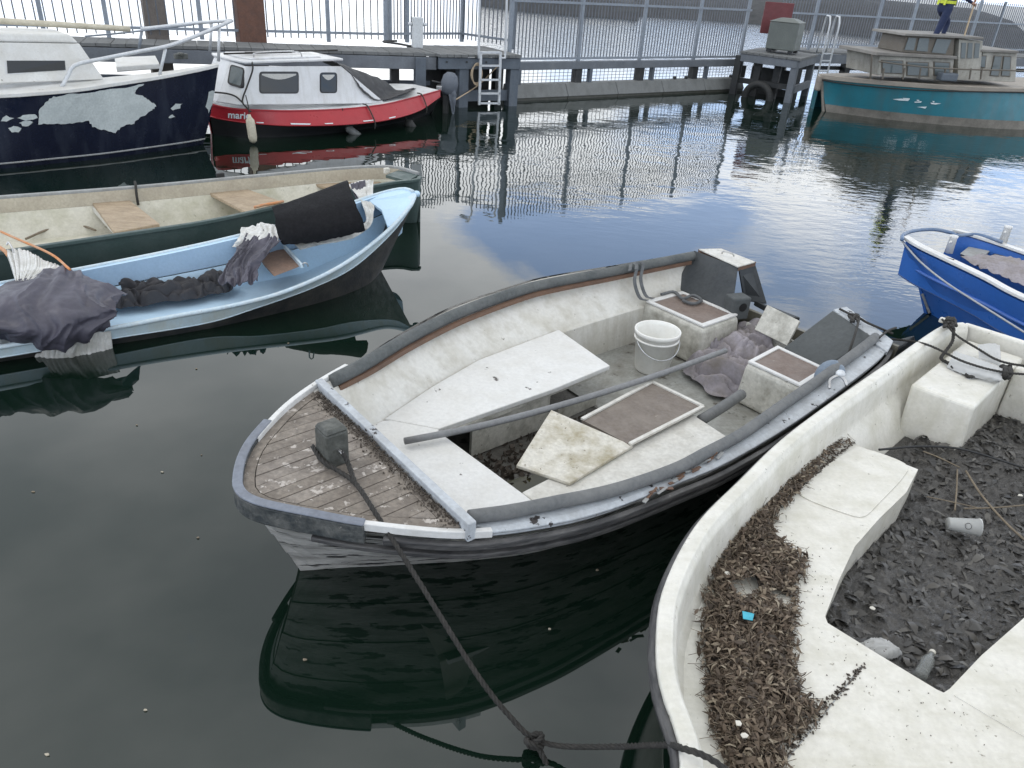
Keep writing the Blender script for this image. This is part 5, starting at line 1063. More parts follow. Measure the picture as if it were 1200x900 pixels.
# big tarp over the near side at the left
tarp_rows = [[(-60, 338, .42), (-10, 332, .42), (30, 325, .43), (75, 313, .45), (110, 330, .38), (150, 342, .30)],
             [(-60, 352, .40), (-10, 345, .42), (30, 338, .44), (72, 326, .46), (108, 344, .38), (140, 350, .33)],
             [(-60, 372, .36), (-10, 362, .38), (28, 352, .42), (66, 345, .44), (104, 354, .37), (136, 356, .33)],
             [(-60, 388, .32), (-10, 376, .33), (26, 372, .35), (64, 368, .37), (100, 368, .34), (136, 362, .32)],
             [(-60, 397, .27), (-10, 386, .29), (26, 386, .29), (64, 386, .29), (98, 379, .29), (134, 370, .28)],
             [(-60, 402, .20), (-10, 388, .23), (25, 395, .22), (64, 400, .21), (97, 392, .22), (130, 377, .24)],
             [(-60, 406, .14), (-10, 391, .17), (24, 404, .12), (64, 412, .10), (94, 403, .13), (122, 386, .18)]]
sheet_thing('purple_tarpaulin', tarp_rows, 150, 100, .030, 5, 'tarp', 'purple grey tarpaulin draped over the light blue boat side to the water', 20, pf=5.5)
sil = [[(-60, 392, .18), (0, 390, .18), (40, 398, .15), (70, 402, .14), (100, 393, .16), (130, 376, .20)],
       [(-60, 404, .08), (0, 402, .08), (40, 410, .06), (70, 413, .06), (100, 404, .08), (131, 392, .11)],
       [(-60, 416, -.02), (0, 418, -.03), (40, 424, -.04), (70, 426, -.04), (104, 420, -.03), (133, 412, -.02)]]
Gs = patch([[at(*p) for p in r] for r in sil], 160, 30); nn = grid_normals(Gs)
for j in range(160):
    for i in range(30): Gs[i, j] += nn[i, j] * .018 * (1 - 2 * abs(noise.noise(Vector((j * .21, i * .03, 4)))))
o = MB().sheet(Gs, .003).build('silver_tarpaulin', M['silver'], None, True); recenter(o); tag(o, 'pleated silver lining hanging into the water under the purple tarpaulin', 'tarpaulin')
sil = [[(6, 294, .44), (28, 291, .46), (50, 302, .45), (80, 313, .44)], [(12, 310, .43), (30, 308, .44), (48, 314, .44), (68, 320, .45)], [(18, 330, .42), (28, 328, .43), (36, 326, .44), (50, 325, .44)]]
Gs = patch([[at(*p) for p in r] for r in sil], 70, 26); nn = grid_normals(Gs)
for j in range(70):
    for i in range(26): Gs[i, j] += nn[i, j] * .02 * (1 - 2 * abs(noise.noise(Vector((j * .25, i * .02, 9)))))
o = MB().sheet(Gs, .003).build('silver_tarpaulin', M['silver'], None, True); recenter(o); tag(o, 'pleated white silver sheet pulled up to the hook above the purple tarpaulin', 'tarpaulin')
rope([(-20, 262, .46), (20, 280, .46), (60, 298, .47), (82, 316, .47)], .009, 'orange_rope', 'rope_orange', 'faded orange rope running down onto the purple tarpaulin', twist=False)
rope([(-10, 285, .42), (4, 293, .44), (10, 300, .42)], .014, 'orange_strap', 'rope_orange', 'orange strap end at the dark green boat side', twist=False)
rope([(8, 287, .50), (10, 284, .52), (14, 290, .50), (16, 296, .47)], .006, 'tarp_hook', 'metal', 'small metal hook holding up the silver sheet corner', twist=False, cat='hook')

# ------------------------------------------------------------------ dark green long boat behind it
grt = thing('workboat', 'long dark green open boat with mossy cream inside and tan thwarts', 'boat', at(200, 250, 0))
gn = cr_eval(ats([(493, 205, .50), (488, 211, .49), (460, 214, .46), (400, 225, .43), (320, 243, .41), (240, 260, .40), (140, 275, .39), (0, 296, .38), (-160, 320, .38)]), 60)
gf = cr_eval(ats([(493, 205, .50), (484, 201, .49), (455, 195, .46), (400, 197, .44), (300, 206, .42), (160, 219, .41), (0, 231, .40), (-160, 243, .40)]), 60)
gax = (gn + gf) / 2
def gin(c, d, z=None, dz=0): r = c + unit_rows(gax - c) * d; r = r.copy(); r[:, 2] = (r[:, 2] + dz) if z is None else z; return r
for c, fl in ((gn, False), (gf, True)):
    MB().grid(np.array([c - Z * .015, gin(c, .05, .2), gin(c, .12, 0), gin(c, .2, -.15)]), fl).build('topside', M['gr_out'], grt, True)
    MB().sweep(c[1:] if fl else c[1:], [(-.022, .012), (.022, .012), (.022, -.018), (-.022, -.018)]).build('rim', M['gr_rim' if fl else 'gr_out'], grt, bevel=.005)
    MB().grid(np.array([gin(c, .03, dz=-.01), gin(c, .05, dz=-.13)])[:, 2:], not fl).build('inner_band', M['gr_band'], grt, True)
    MB().grid(np.array([gin(c, .052, dz=-.13), gin(c, .09, dz=-.2), gin(c, .22, .06)])[:, 2:], not fl).build('inner_side', M['gr_in'], grt, True)
MB().grid(np.array([gin(gf, .22, .06), (gin(gf, .22, .055) + gin(gn, .22, .055)) / 2, gin(gn, .22, .06)])[:, 2:]).build('floor', M['gr_in'], grt, True)
for q in ([(107, 236), (150, 233), (187, 262), (134, 272)], [(240, 223), (283, 219), (330, 236), (290, 249)], [(364, 214), (405, 208), (450, 212), (410, 226)]):
    q3 = [at(x, y, .30) for x, y in q]; MB().prism(q3, .035).build('thwart', M['wood_tan'], grt, bevel=.008)
MB().quadslab([gin(gn, .2, -.15)[-1], gin(gf, .2, -.15)[-1], gf[-1], gn[-1]][::-1], .03).build('transom', M['gr_out'], grt)
q3 = [at(128, 262, .26), at(135, 268, .26), at(112, 248, .26)]
MB().bar(at(110, 245, .25), at(133, 270, .25), .02, .05).build('thwart_support', M['liner_white'], grt)
MB().prism([at(452, 205, .44), at(468, 199, .45), at(490, 205, .485), at(478, 212, .46)], .03).build('bow_breasthook', M['gr_out'], grt)
MB().box(at(453, 200, .45), BD, BN, Z, .03, .02, .03).build('mooring_cleat', M['chip_white'], grt, bevel=.006)
MB().tube(cr_eval(ats([(158, 213, .45), (159, 218, .43), (160, 228, .36), (162, 240, .26)]), 12), .012, 6).build('hanging_line', M['rope'], grt, True)
MB().box(at(258, 205, .45), BD, BN, Z, .04, .02, .02).build('cleat', M['gasket'], grt, bevel=.006)
MB().tube(cr_eval(ats([(298, 243, .43), (310, 240, .44), (322, 238, .44), (332, 236, .44)]), 14), .013, 6).build('orange_line', M['rope_orange'], grt, True)
MB().tube(cr_eval(ats([(30, 280, .10), (60, 268, .12), (95, 265, .12), (112, 270, .12)]), 14), .01, 6).build('loose_hose', M['reed'], grt, True)

# ------------------------------------------------------------------ royal blue boat at the right
blt = thing('blue_launch', 'royal blue open boat with white gunwales and two white bollards', 'boat', at(1160, 340, 0))
_bn0 = ats([(1057, 280, .62), (1075, 291, .60), (1100, 303, .57), (1150, 327, .54), (1200, 353, .52)]); bd_ = unit((_bn0[-1] - _bn0[2]) * A(1, 1, 0))
bn = cr_eval(np.vstack([_bn0, _bn0[-1] + bd_ * .9 + A(.03, .02, 0), _bn0[-1] + bd_ * 2.2 + A(.18, .1, .02)]), 50)
_bf0 = ats([(1121, 271, .62), (1150, 279, .59), (1200, 296, .56)])
bf = cr_eval(np.vstack([_bf0, _bf0[-1] + bd_ * 1.0 + A(.05, .03, -.02), _bf0[-1] + bd_ * 2.6 + A(-.05, -.03, -.02)]), 50)
bax = (bn + bf) / 2
_wn0 = ats([(1091, 368, 0), (1120, 385, 0), (1160, 405, 0), (1200, 425, 0)]); wn = cr_eval(np.vstack([_wn0, _wn0[-1] + bd_ * 1.0, _wn0[-1] + bd_ * 2.2 + A(.12, .08, 0)]), 50)
def bin_(c, d, dz): r = c + unit_rows(bax - c) * d; r = r.copy(); r[:, 2] += dz; return r
ch = lerp(bn, wn, .36) + unit_rows(bn - bax) * .01
MB().grid(np.array([bn - Z * .012, lerp(bn, ch, .5), ch])).build('topside', M['royal'], blt, True)
MB().grid(np.array([ch, lerp(ch, wn, .5), wn, wn - Z * .15 + unit_rows(bax - wn) * .1])).build('lower_topside', M['royal'], blt, True)
MB().tube(ch + unit_rows(bn - bax) * .006, .016, 8).build('chine_rail', M['royal_light'], blt, True)
wf = wn + (bf - bn) * .75; wf[:, 2] = 0
MB().grid(np.array([bf - Z * .012, lerp(bf, wf, .5), wf, wf - Z * .15])[::-1]).build('topside', M['royal'], blt, True)
bow_top_n, bow_top_f = lerp(bn[0], wn[0], .45), lerp(bf[0], wf[0], .45)
MB().quadslab([wn[0] - Z * .12, wf[0] - Z * .12, bow_top_f, bow_top_n][::-1], .025).build('bow_panel', M['royal'], blt)
MB().bar(lerp(bn[0], wn[0], .98) + A(-.012, -.006, .0), lerp(bn[0], wn[0], .72) + A(-.012, -.006, 0), .02, .02).build('keel_strip', M['gr_rim'], blt)
for c in (bn, bf):
    MB().sheet(np.array([bin_(c, .0, .0), bin_(c, .075, .002)]) if c is bf else np.array([bin_(c, .075, .002), bin_(c, .0, .0)]), .025).build('gunwale', M['rim_white'], blt, bevel=.004)
MB().grid(np.array([bin_(bf, .06, -.01), bin_(bf, .10, -.34)])).build('inner_side', M['royal'], blt, True)
MB().grid(np.array([bin_(bn, .06, -.01), bin_(bn, .10, -.34)]), True).build('inner_side', M['royal'], blt, True)
MB().grid(np.array([bin_(bf, .09, -.33), bin_(bn, .09, -.33)])).build('floor', M['pier_deck'], blt)
MB().quadslab([wn[-1] - Z * .15, wf[-1] - Z * .15, bf[-1], bn[-1]][::-1], .03).build('transom', M['royal'], blt)
def bollard(x, y, z):
    p = at(x, y, z); bo = MB().lathe(p, [(0, 0), (.034, 0), (.030, .13), (.034, .135), (.034, .15), (0, .155)], 16).build('bollard', M['rim_white'], blt, True)
    MB().tube([p + Z * .10 - BD * .06, p + Z * .10 + BD * .06], .009, 8).build('bollard_pin', M['rim_white'], bo, True)
bollard(1111.5, 296, .575); bollard(1175, 284, .59)
tk = at(1118, 303, .57)
MB().hexa([at(1125, 300, .45), at(1146, 309, .45), at(1160, 297, .45), at(1135, 292, .45)], [at(1125, 297, .52), at(1146, 306, .52), at(1160, 294, .52), at(1135, 289, .52)]).build('foredeck_box', M['gr_rim'], blt, bevel=.005)
MB().hexa([at(1160, 304, .35), at(1230, 330, .35), at(1240, 308, .35), at(1172, 291, .35)], [at(1160, 301, .50), at(1230, 326, .50), at(1240, 303, .50), at(1172, 288, .50)]).build('engine_cover', M['vinyl'], blt, bevel=.02)
Gc = crumple(patch([[at(1125, 303, .56), at(1165, 322, .55), at(1230, 350, .54)], [at(1140, 302, .56), at(1175, 312, .58), at(1235, 335, .57)], [at(1150, 300, .53), at(1190, 305, .55), at(1240, 320, .55)]], 60, 30), .03, 9, 6)
o = MB().sheet(Gc, .004).build('grey_tarpaulin', M['cloth_lilac'], None, True); recenter(o); tag(o, 'crumpled grey tarpaulin bundled inside the royal blue boat', 'tarpaulin')
rope([(1057, 281, .635), (1059, 275, .64), (1072, 270.5, .64), (1095, 269, .64), (1115, 273, .63), (1122, 276, .625), (1145, 275, .62), (1175, 284, .61)], .016, 'blue_hose', 'hose', 'blue grey hose looped round the open bow of the blue boat', twist=False, cat='hose')
rope([(1058, 283, .60), (1065, 292, .565), (1081, 309, .50), (1110, 332, .44), (1160, 364, .38), (1230, 408, .34)], .008, 'side_line', 'rope_grey', 'grey line running along the royal blue boat side', twist=False)
rope([(1075, 287, .62), (1092, 293, .60), (1104, 301, .585), (1118, 305, .585)], .008, 'bollard_line', 'rope', 'dark line from the blue boat bow to its near bollard', twist=False)
# dark outboard-like box tucked between the planked and white boats
o = MB().hexa([at(1028, 432, .12), at(1062, 412, .12), at(1075, 398, .12), at(1040, 408, .12)], [at(1029, 425, .36), at(1060, 405, .36), at(1074, 392, .36), at(1042, 400, .36)]).build('outboard_cowl', M['vinyl_dark'], None, bevel=.03, seg=3); recenter(o); tag(o, 'dark rounded outboard cowl between the planked boat stern and white boat', 'outboard')

# ------------------------------------------------------------------ hull-conforming decals (paint loss, lettering)
def bvh_of(G): r, c = G.shape[:2]; return BVHTree.FromPolygons([tuple(p) for p in G.reshape(-1, 3)], grid_faces(r, c))
def on_hull(bv, x, y, off):
    d = ray(x, y); h = bv.ray_cast(Vector(CAMP), Vector(d))
    if h[0] is None: return None
    n = h[1] if h[1].dot(Vector(d)) < 0 else -h[1]; return np.array(h[0] + n * off)
def decal(bv, poly, off, name, mt_, parent, dens=2):
    P = []
    for i in range(len(poly)):
        a, b = poly[i], poly[(i + 1) % len(poly)]
        for k in range(dens): t = k / dens; P.append((a[0] * (1 - t) + b[0] * t + random.uniform(-.9, .9) * (dens > 1), a[1] * (1 - t) + b[1] * t + random.uniform(-.9, .9) * (dens > 1)))
    tri = tessellate_polygon([[Vector((x, y, 0)) for x, y in P]]); bm = bmesh.new()
    vs_ = [bm.verts.new((x, y, 0)) for x, y in P]
    for t in tri:
        try: bm.faces.new([vs_[i] for i in t])
        except ValueError: pass
    for _ in range(3): bmesh.ops.subdivide_edges(bm, edges=[e for e in bm.edges if e.calc_length() > 7], cuts=1, use_grid_fill=False); bmesh.ops.triangulate(bm, faces=bm.faces[:])
    bmesh.ops.triangulate(bm, faces=bm.faces[:]); bm.verts.index_update(); v, ok = [], True
    for q in bm.verts:
        p = on_hull(bv, q.co.x, q.co.y, off)
        if p is None: ok = False; p = v[-1] if v else np.zeros(3)
        v.append(p)
    f = [tuple(q.index for q in fc.verts) for fc in bm.faces]; bm.free()
    return MB().add(v, f).build(name, M[mt_], parent) if v else None

# ------------------------------------------------------------------ navy and white yacht
nvt = thing('sailing_yacht', 'old navy hulled yacht with peeling white deck and bow rail', 'yacht', at(80, 190, 0))
ngn = cr_eval(ats([(256, 77, 1.08), (235, 82, 1.03), (205, 88, .975), (170, 94, .93), (130, 100, .89), (90, 106, .865), (40, 110.5, .84), (0, 113, .82), (-120, 118, .80)]), 50)
nwl = cr_eval(ats([(238, 169, 0), (215, 173, 0), (180, 178, 0), (120, 186, 0), (60, 192, 0), (0, 198, 0), (-140, 210, 0)]), 50)
NG = np.array([ngn, lerp(ngn, nwl, .3) + unit_rows(ngn - nwl) * .02, lerp(ngn, nwl, .7) + unit_rows(ngn - nwl) * .03, nwl + Z * .0, nwl - Z * .2 - unit_rows(ngn - nwl) * .1])
MB().grid(NG).build('hull_side', M['navy'], nvt, True); nb_ = bvh_of(NG)
nd1 = unit(ngn[40] - ngn[8]); nd1[2] = 0; nd1 = unit(nd1); nside = np.cross(Z, nd1); nside = nside if nside[1] > 0 else -nside
Rf = np.array([ngn[i] + nside * (2 * max(0, np.dot(ngn[0] + nd1 * np.dot(ngn[i] - ngn[0], nd1) + nside * -.0 - ngn[i], nside)) + min(1.7, .02 + 1.1 * (i / 49) ** .7)) for i in range(50)])
Rf[:, 2] = ngn[:, 2]
Wf = nwl + (Rf - ngn) * .85; Wf[:, 2] = 0
MB().grid(np.array([Rf, Wf, Wf - Z * .2])[::-1]).build('hull_side', M['navy'], nvt, True)
MB().quadslab([nwl[-1] - Z * .2, Wf[-1] - Z * .2, Rf[-1], ngn[-1]][::-1], .03).build('transom', M['navy'], nvt)
dk = np.array([ngn + Z * .004, lerp(ngn, Rf, .5) + Z * .03, Rf + Z * .004]); MB().grid(dk).build('deck', M['deck_white'], nvt, True)
MB().sweep(ngn + Z * .004, [(-.03, .022), (.02, .022), (.022, -.02), (-.03, -.02)]).build('toe_rail', M['deck_white'], nvt, bevel=.006)
MB().tube(lerp(nwl, ngn, .075) + unit_rows(ngn - nwl) * .012, .012, 6).build('boot_stripe', M['gr_rim'], nvt, True)
big = [(44, 145), (46, 128), (52, 120), (62, 113), (80, 110), (110, 107), (140, 103), (168, 98), (160, 104), (157, 110), (166, 112), (176, 118), (183, 124), (176, 130), (166, 136), (156, 144), (142, 148), (135, 155), (120, 152), (108, 148), (103, 141), (85, 144), (62, 145)]
decal(nb_, big, .014, 'bare_patch', 'primer', nvt, 5)
for pg in ([(199, 127), (206, 122), (214, 121), (210, 126), (202, 129)], [(196, 137), (201, 134), (204, 136), (199, 139)], [(9, 150), (16, 147), (25, 150), (22, 155), (13, 155)], [(23, 144), (31, 141), (39, 143), (33, 148), (26, 147)], [(20, 138), (27, 134), (42, 133), (44, 138), (34, 141), (26, 140)], [(0, 141), (8, 135), (16, 139), (8, 143)], [(240, 124), (244, 108), (252, 102), (250, 118), (245, 132)]):
    decal(nb_, pg, .010, 'bare_patch', 'primer', nvt)
# cabin trunk
cz = ngn[36][2]; cfr = nside * .38
CP = ngn[30] + cfr
def cpx(x, y, back=0.0): return pl(x, y, CP + nside * back, nside)
tilt_ = .12
s1, s2, s3, s4 = cpx(-90, 48, tilt_), cpx(93, 51, tilt_), cpx(122, 93, 0), cpx(-90, 101, 0)
MB().quadslab([s4, s3, s2, s1], .03).build('cabin_side', M['deck_white'], nvt, bevel=.01)
f1_, f2_ = s2 + nside * .75, s3 + nside * .85
MB().quadslab([s3, f2_, f1_, s2], .03).build('cabin_front', M['deck_white'], nvt, bevel=.01)
rf = [s1 + Z * .0, s2, f1_, s1 + nside * .75]; tp2 = [p + Z * .10 + (np.mean(rf, axis=0) - p) * .10 for p in rf]
MB().hexa(rf, tp2).build('cabin_roof', M['deck_white'], nvt, bevel=.03, seg=3)
nwf = MB().quadslab([cpx(6, 87.5, -.005 + tilt_ * .25), cpx(82, 84, -.005 + tilt_ * .3), cpx(79, 69, -.005 + tilt_ * .65), cpx(4, 69.5, -.005 + tilt_ * .65)], .012).build('window_frame', M['cab_white'], nvt, bevel=.004)
MB().quadslab([cpx(9, 86, -.012 + tilt_ * .28), cpx(77, 82, -.012 + tilt_ * .33), cpx(76, 71, -.012 + tilt_ * .6), cpx(8, 71, -.012 + tilt_ * .6)], .008).build('window_pane', M['glass_dark'], nwf)
MB().tube([cpx(-40, 45.5, tilt_ + .1), cpx(52, 46, tilt_ + .1)], .016, 6).build('grab_rail', M['wood_brown'], nvt)
hz = .99
MB().prism([at(136, 78, hz), at(187, 74.5, hz), at(182, 65, hz), at(134, 67, hz)], .07).build('fore_hatch', M['deck_white'], nvt, bevel=.012)
MB().box(at(212, 66, 1.07), nd1, nside, Z, .09, .04, .035).build('mooring_cleat', M['post'], nvt, bevel=.01)
MB().box(at(212, 63.5, 1.1), nd1, nside, Z, .03, .06, .02).build('mooring_cleat', M['post'], nvt, bevel=.01)
# bow rail
def rl(x, y, k): return pl(x, y, ngn[12] + nside * k, nside)
prail = cr_eval([rl(72, 103, .12), rl(80, 88, .12), rl(89, 76, .12), rl(125, 68, .11), rl(165, 60, .10), rl(200, 53, .09), rl(240, 38, .12), rl(272, 24, .2)], 40)
MB().tube(prail, .024, 8).build('bow_rail', M['alu'], nvt, True)
MB().tube([rl(187, 88, .1), rl(194, 57, .1)], .02, 8).build('stanchion', M['alu'], nvt, True)
tipr = rl(272, 24, .2)
MB().tube([rl(256, 72, .16), rl(257, 31, .16)], .02, 8).build('stanchion', M['alu'], nvt, True)
MB().tube([rl(246, 60, .55), rl(248, 27, .5)], .02, 8).build('stanchion', M['alu'], nvt, True)
MB().tube(cr_eval([tipr, rl(240, 26, .5), rl(210, 29, .75), rl(165, 34, 1.0)], 14), .022, 8).build('bow_rail', M['alu'], nvt, True)
MB().tube([rl(166, 36, 1.0), rl(163, 58, 1.0)], .02, 8).build('stanchion', M['steel'], nvt, True)
MB().tube(cr_eval([rl(100, 42.5, .75), rl(140, 39, .9), rl(200, 32, .8), rl(225, 29, .6)], 14), .012, 6).build('guard_wire', M['steel'], nvt, True)
bm1, bm2 = pl(-40, 22, CP + nside * .55, nside), pl(152, 34, CP + nside * .55, nside)
o = MB().tube(cr_eval([bm1, lerp(bm1, bm2, .5), bm2], 12), .035, 12).build('boom', M['fender_cream'], nvt, True)

def plate(q4, th, r=.04):
    q = np.asarray(q4, float); n = unit(np.cross(q[1] - q[0], q[2] - q[0])); P = []
    for i in range(4):
        a, b, c = q[i - 1], q[i], q[(i + 1) % 4]; u, v = unit(a - b), unit(c - b)
        for t in np.linspace(0, 1, 5): P.append(b + u * r * (1 - t) ** 2 + v * r * t ** 2)
    P = np.array(P); m = len(P); return MB().add(np.vstack([P - n * th, P]), [tuple(range(m))[::-1], tuple(range(m, 2 * m))] + [(i, (i + 1) % m, (i + 1) % m + m, i + m) for i in range(m)])
# ------------------------------------------------------------------ red and white cabin boat
rdt = thing('cabin_boat', 'red and white cabin boat with black cover and outboard motor', 'boat', at(390, 150, 0))
rg = cr_eval(ats([(245, 121, .47), (256, 124.5, .445), (275, 127.5, .42), (300, 129, .40), (340, 130, .38), (400, 128, .365), (450, 122.5, .385), (490, 113, .425), (516, 106, .455)]), 50)
rw = cr_eval(ats([(250, 157, 0), (275, 160, 0), (300, 161, 0), (340, 160, 0), (400, 155, 0), (450, 147, 0), (485, 139.5, 0), (505, 133, 0)]), 50)
rs = cr_eval(ats([(246, 136, .30), (258, 139, .27), (280, 142.5, .235), (300, 144.5, .215), (340, 147, .19), (400, 146, .18), (450, 141, .19), (490, 130, .24), (516, 113, .37)]), 50)
RG = np.array([rg, lerp(rg, rs, .5), rs]); MB().grid(RG).build('red_topside', M['red'], rdt, True); rbv = bvh_of(RG)
MB().grid(np.array([rs, lerp(rs, rw, .5), rw, rw - Z * .2])).build('black_bottom', M['black_hull'], rdt, True)
MB().tube(rs + A(0, -.012, 0), .011, 6).build('spray_rail', M['red'], rdt, True)
for i in range(9):
    k = int(random.uniform(12, 46)); decal(rbv, [(0, 0)], .0, 'x', 'red', rdt) if False else None
rd1 = unit(flat(rg[40], 0) - flat(rg[8], 0)); rsd = np.cross(Z, rd1); rsd = rsd if rsd[1] > 0 else -rsd
rf2 = np.array([rg[i] + rsd * (1.35 * min(1, .05 + (i / 14) ** .6) if i < 38 else 1.35 * (1 - ((i - 37) / 12) ** 3 * .45)) for i in range(50)])
MB().grid(np.array([rf2, rs + (rf2 - rg) * .95, rw + (rf2 - rg) * .8])[::-1]).build('red_topside', M['red'], rdt, True)
MB().grid(np.array([rg + Z * .002, rf2 + Z * .002])).build('deck', M['cab_white'], rdt)
MB().sweep(rg + Z * .0, [(-.012, .012), (.014, .012), (.016, -.014), (-.012, -.014)]).build('rub_rail', M['red'], rdt, bevel=.004)
MB().quadslab([rw[-1] - Z * .1, rw[-1] + (rf2[-1] - rg[-1]) * .8 - Z * .1, rf2[-1], rg[-1]], .03).build('transom', M['black_hull'], rdt)
CPr = flat(rg[20], 0) + rsd * .17
rb0 = .10
def rp2(x, y, k=0.0): return pl(x, y, CPr + rsd * k, rsd)
A1, A2, A3, A4 = rp2(279, 123, 0), rp2(452, 121, 0), rp2(400, 77.5, .09), rp2(288, 77.5, .09)
MB().quadslab([A1, A2, A3, A4], .03).build('cabin_side', M['cab_white'], rdt, bevel=.008)
B1, B2 = rp2(254, 119, .33), rp2(270, 71.5, .42)
MB().quadslab([B1, A1, A4, B2], .03).build('cabin_quarter', M['cab_white'], rdt, bevel=.008)
C1, C2 = B1 + rsd * .55, B2 + rsd * .5
MB().quadslab([C1, B1, B2, C2], .03).build('cabin_front', M['cab_white'], rdt)
rf_ = [B2, A4, A3, A3 + rsd * 1.0, A4 + rsd * 1.0, C2]; zt_ = max(p[2] for p in rf_)
RFp = [flat(p, zt_ + .005) for p in rf_]; ctr = np.mean(RFp, axis=0)
MB().prism([p + (p - ctr) * .03 + Z * .03 for p in RFp], .035).build('cabin_roof', M['cab_white'], rdt, bevel=.014, seg=3)
MB().prism([p + (ctr - p) * .25 + Z * .055 for p in RFp], .025).build('roof_crown', M['cab_white'], rdt, bevel=.012)
D1, D2 = A2 + rsd * .95, A3 + rsd * .95
def rwin(x0, y0, x1, y1, pts=None):
    def q(x, y, o): t = (123 - y) / 46; return pl(x, y, CPr + rsd * (.09 * t) - rsd * o, rsd)
    gk = plate([q(x0 - 1.2, y1 + 1.2, .004), q(x1 + 1.2, y1 + 1.2, .004), q(x1 + 1.2, y0 - 1.2, .004), q(x0 - 1.2, y0 - 1.2, .004)], .012, .055).build('window_gasket', M['gasket'], rdt)
    plate([q(x0, y1, .010), q(x1, y1, .010), q(x1, y0, .010), q(x0, y0, .010)], .004, .045).build('window_pane', M['glass_dark'], gk)
    top_c = [q(x0 + 2 + (x1 - x0 - 4) * t, y0 + 1.5, .013) for t in np.linspace(0, 1, 13)]; low_c = [q(x0 + 2 + (x1 - x0 - 4) * t, y0 + 3 + (y1 - y0) * .22 * math.sin(math.pi * t), .013) for t in np.linspace(0, 1, 13)]
    MB().grid(np.array([low_c, top_c])).build('curtain', M['curtain'], gk)
rwin(305, 85, 349, 108.5); rwin(376, 86, 394, 108)
fcn = unit(np.cross(A1 - B1, B2 - B1)); fcn = fcn if np.dot(fcn, CAMP - B1) > 0 else -fcn
def rq(x, y, o): return pl(x, y, B1 + fcn * o, fcn)
gk = plate([rq(266, 98, .055), rq(283, 103, .055), rq(287, 80, .055), rq(270, 75, .055)], .055, .05).build('window_gasket', M['gasket'], rdt)
plate([rq(268, 96.5, .061), rq(282, 101, .061), rq(285, 81, .061), rq(271, 77, .061)], .004, .04).build('window_pane', M['glass_grey'], gk)
# lettering on the bow
def letters(txt, bv, x, y, slope, height_px, mt_, parent):
    c = bpy.data.curves.new('lettering', 'FONT'); c.body = txt; c.size = 1.0; c.offset = .02; o = bpy.data.objects.new('lettering', c); COL.objects.link(o)
    bpy.context.view_layer.update(); me_ = bpy.data.meshes.new_from_object(o.evaluated_get(bpy.context.evaluated_depsgraph_get())); bpy.data.objects.remove(o)
    bm = bmesh.new(); bm.from_mesh(me_); bmesh.ops.triangulate(bm, faces=bm.faces[:]); bmesh.ops.subdivide_edges(bm, edges=[e for e in bm.edges if e.calc_length() > .2], cuts=2); bmesh.ops.triangulate(bm, faces=bm.faces[:]); bm.verts.index_update()
    v = []
    for q in bm.verts:
        p = on_hull(bv, x + q.co.x * height_px, y + q.co.x * height_px * slope - q.co.y * height_px, .014); v.append(p if p is not None else v[-1])
    f = [tuple(q.index for q in fc.verts) for fc in bm.faces]; bm.free(); return MB().add(v, f).build('lettering', M[mt_], parent)
letters('marie', rbv, 267, 137.6, .07, 11.5, 'flake_white', rdt)
for pg in ([(340, 145.5), (364, 146.2), (363, 147.6), (341, 147.2)], [(380, 146), (390, 145.6), (390, 146.8), (381, 147)], [(300, 143.6), (309, 144), (309, 145.4), (301, 145)], [(425, 143.2), (437, 142), (437, 143.2), (426, 144.2)], [(455, 139.6), (463, 137.8), (463, 139), (456, 140.6)]):
    decal(rbv, [(x, y - .9) for x, y in pg], .016, 'paint_chip', 'flake_white', rdt, 1)
# cover over the cockpit
cv = crumple(patch([[A3 + Z * .05 - rd1 * .08, A3 + rsd * .5 + Z * .07, A3 + rsd * 1.0 + Z * .05], [rp2(412, 88, .06) + Z * .02, rp2(425, 84, .6), rp2(420, 90, 1.1)], [rp2(425, 106, -.01), rp2(452, 95, .55), rp2(440, 104, 1.15)], [rp2(444, 117, -.02), rp2(465, 106, .5), rp2(462, 112, 1.1)], [rp2(480, 107, .05), rp2(484, 103, .5), rp2(490, 104, .8)]], 40, 40), .02, 5, 3)
o = MB().sheet(cv, .006).build('boat_cover', M['cover'], None, True); recenter(o); tag(o, 'charcoal fabric cover stretched over the red boat cockpit', 'cover')
# outboard under its grey cover
om = thing('outboard_motor', 'outboard motor in a grey cover on the red boat stern', 'outboard', flat(at(527, 140), 0)); oc = pl(524, 100, flat(rg[-1], 0) + rsd * .28, rsd)
MB().lathe(oc + A(.02, 0, -.16), [(0, 0), (.10, .0), (.15, .06), (.16, .2), (.13, .33), (.07, .385), (0, .39)], 16, (0.12, 0, 1)).build('cowl_cover', M['cover_grey'], om, True)
MB().grid(crumple(patch([[oc + A(.02, -.13, .05), oc + A(.16, -.1, .05), oc + A(.19, .05, .05)], [oc + A(.06, -.14, -.2), oc + A(.17, -.1, -.2), oc + A(.18, .04, -.2)], [oc + A(.12, -.09, -.5), oc + A(.16, -.06, -.52), oc + A(.15, .02, -.48)]], 20, 24), .02, 12, 2)).build('cover_skirt', M['cover_grey'], om, True)
MB().box(oc + A(-.02, 0, -.38), RT, A(0, 1, 0), Z, .05, .06, .24).build('leg', M['pier_dark'], om, bevel=.015)
MB().tube([oc + A(-.05, 0, .02), oc + A(-.28, -.02, .06)], .018, 8).build('tiller', M['black_plastic'], om, True)
MB().box(oc + A(-.12, 0, -.05), RT, A(0, 1, 0), Z, .07, .09, .04).build('clamp', M['metal'], om, bevel=.01)
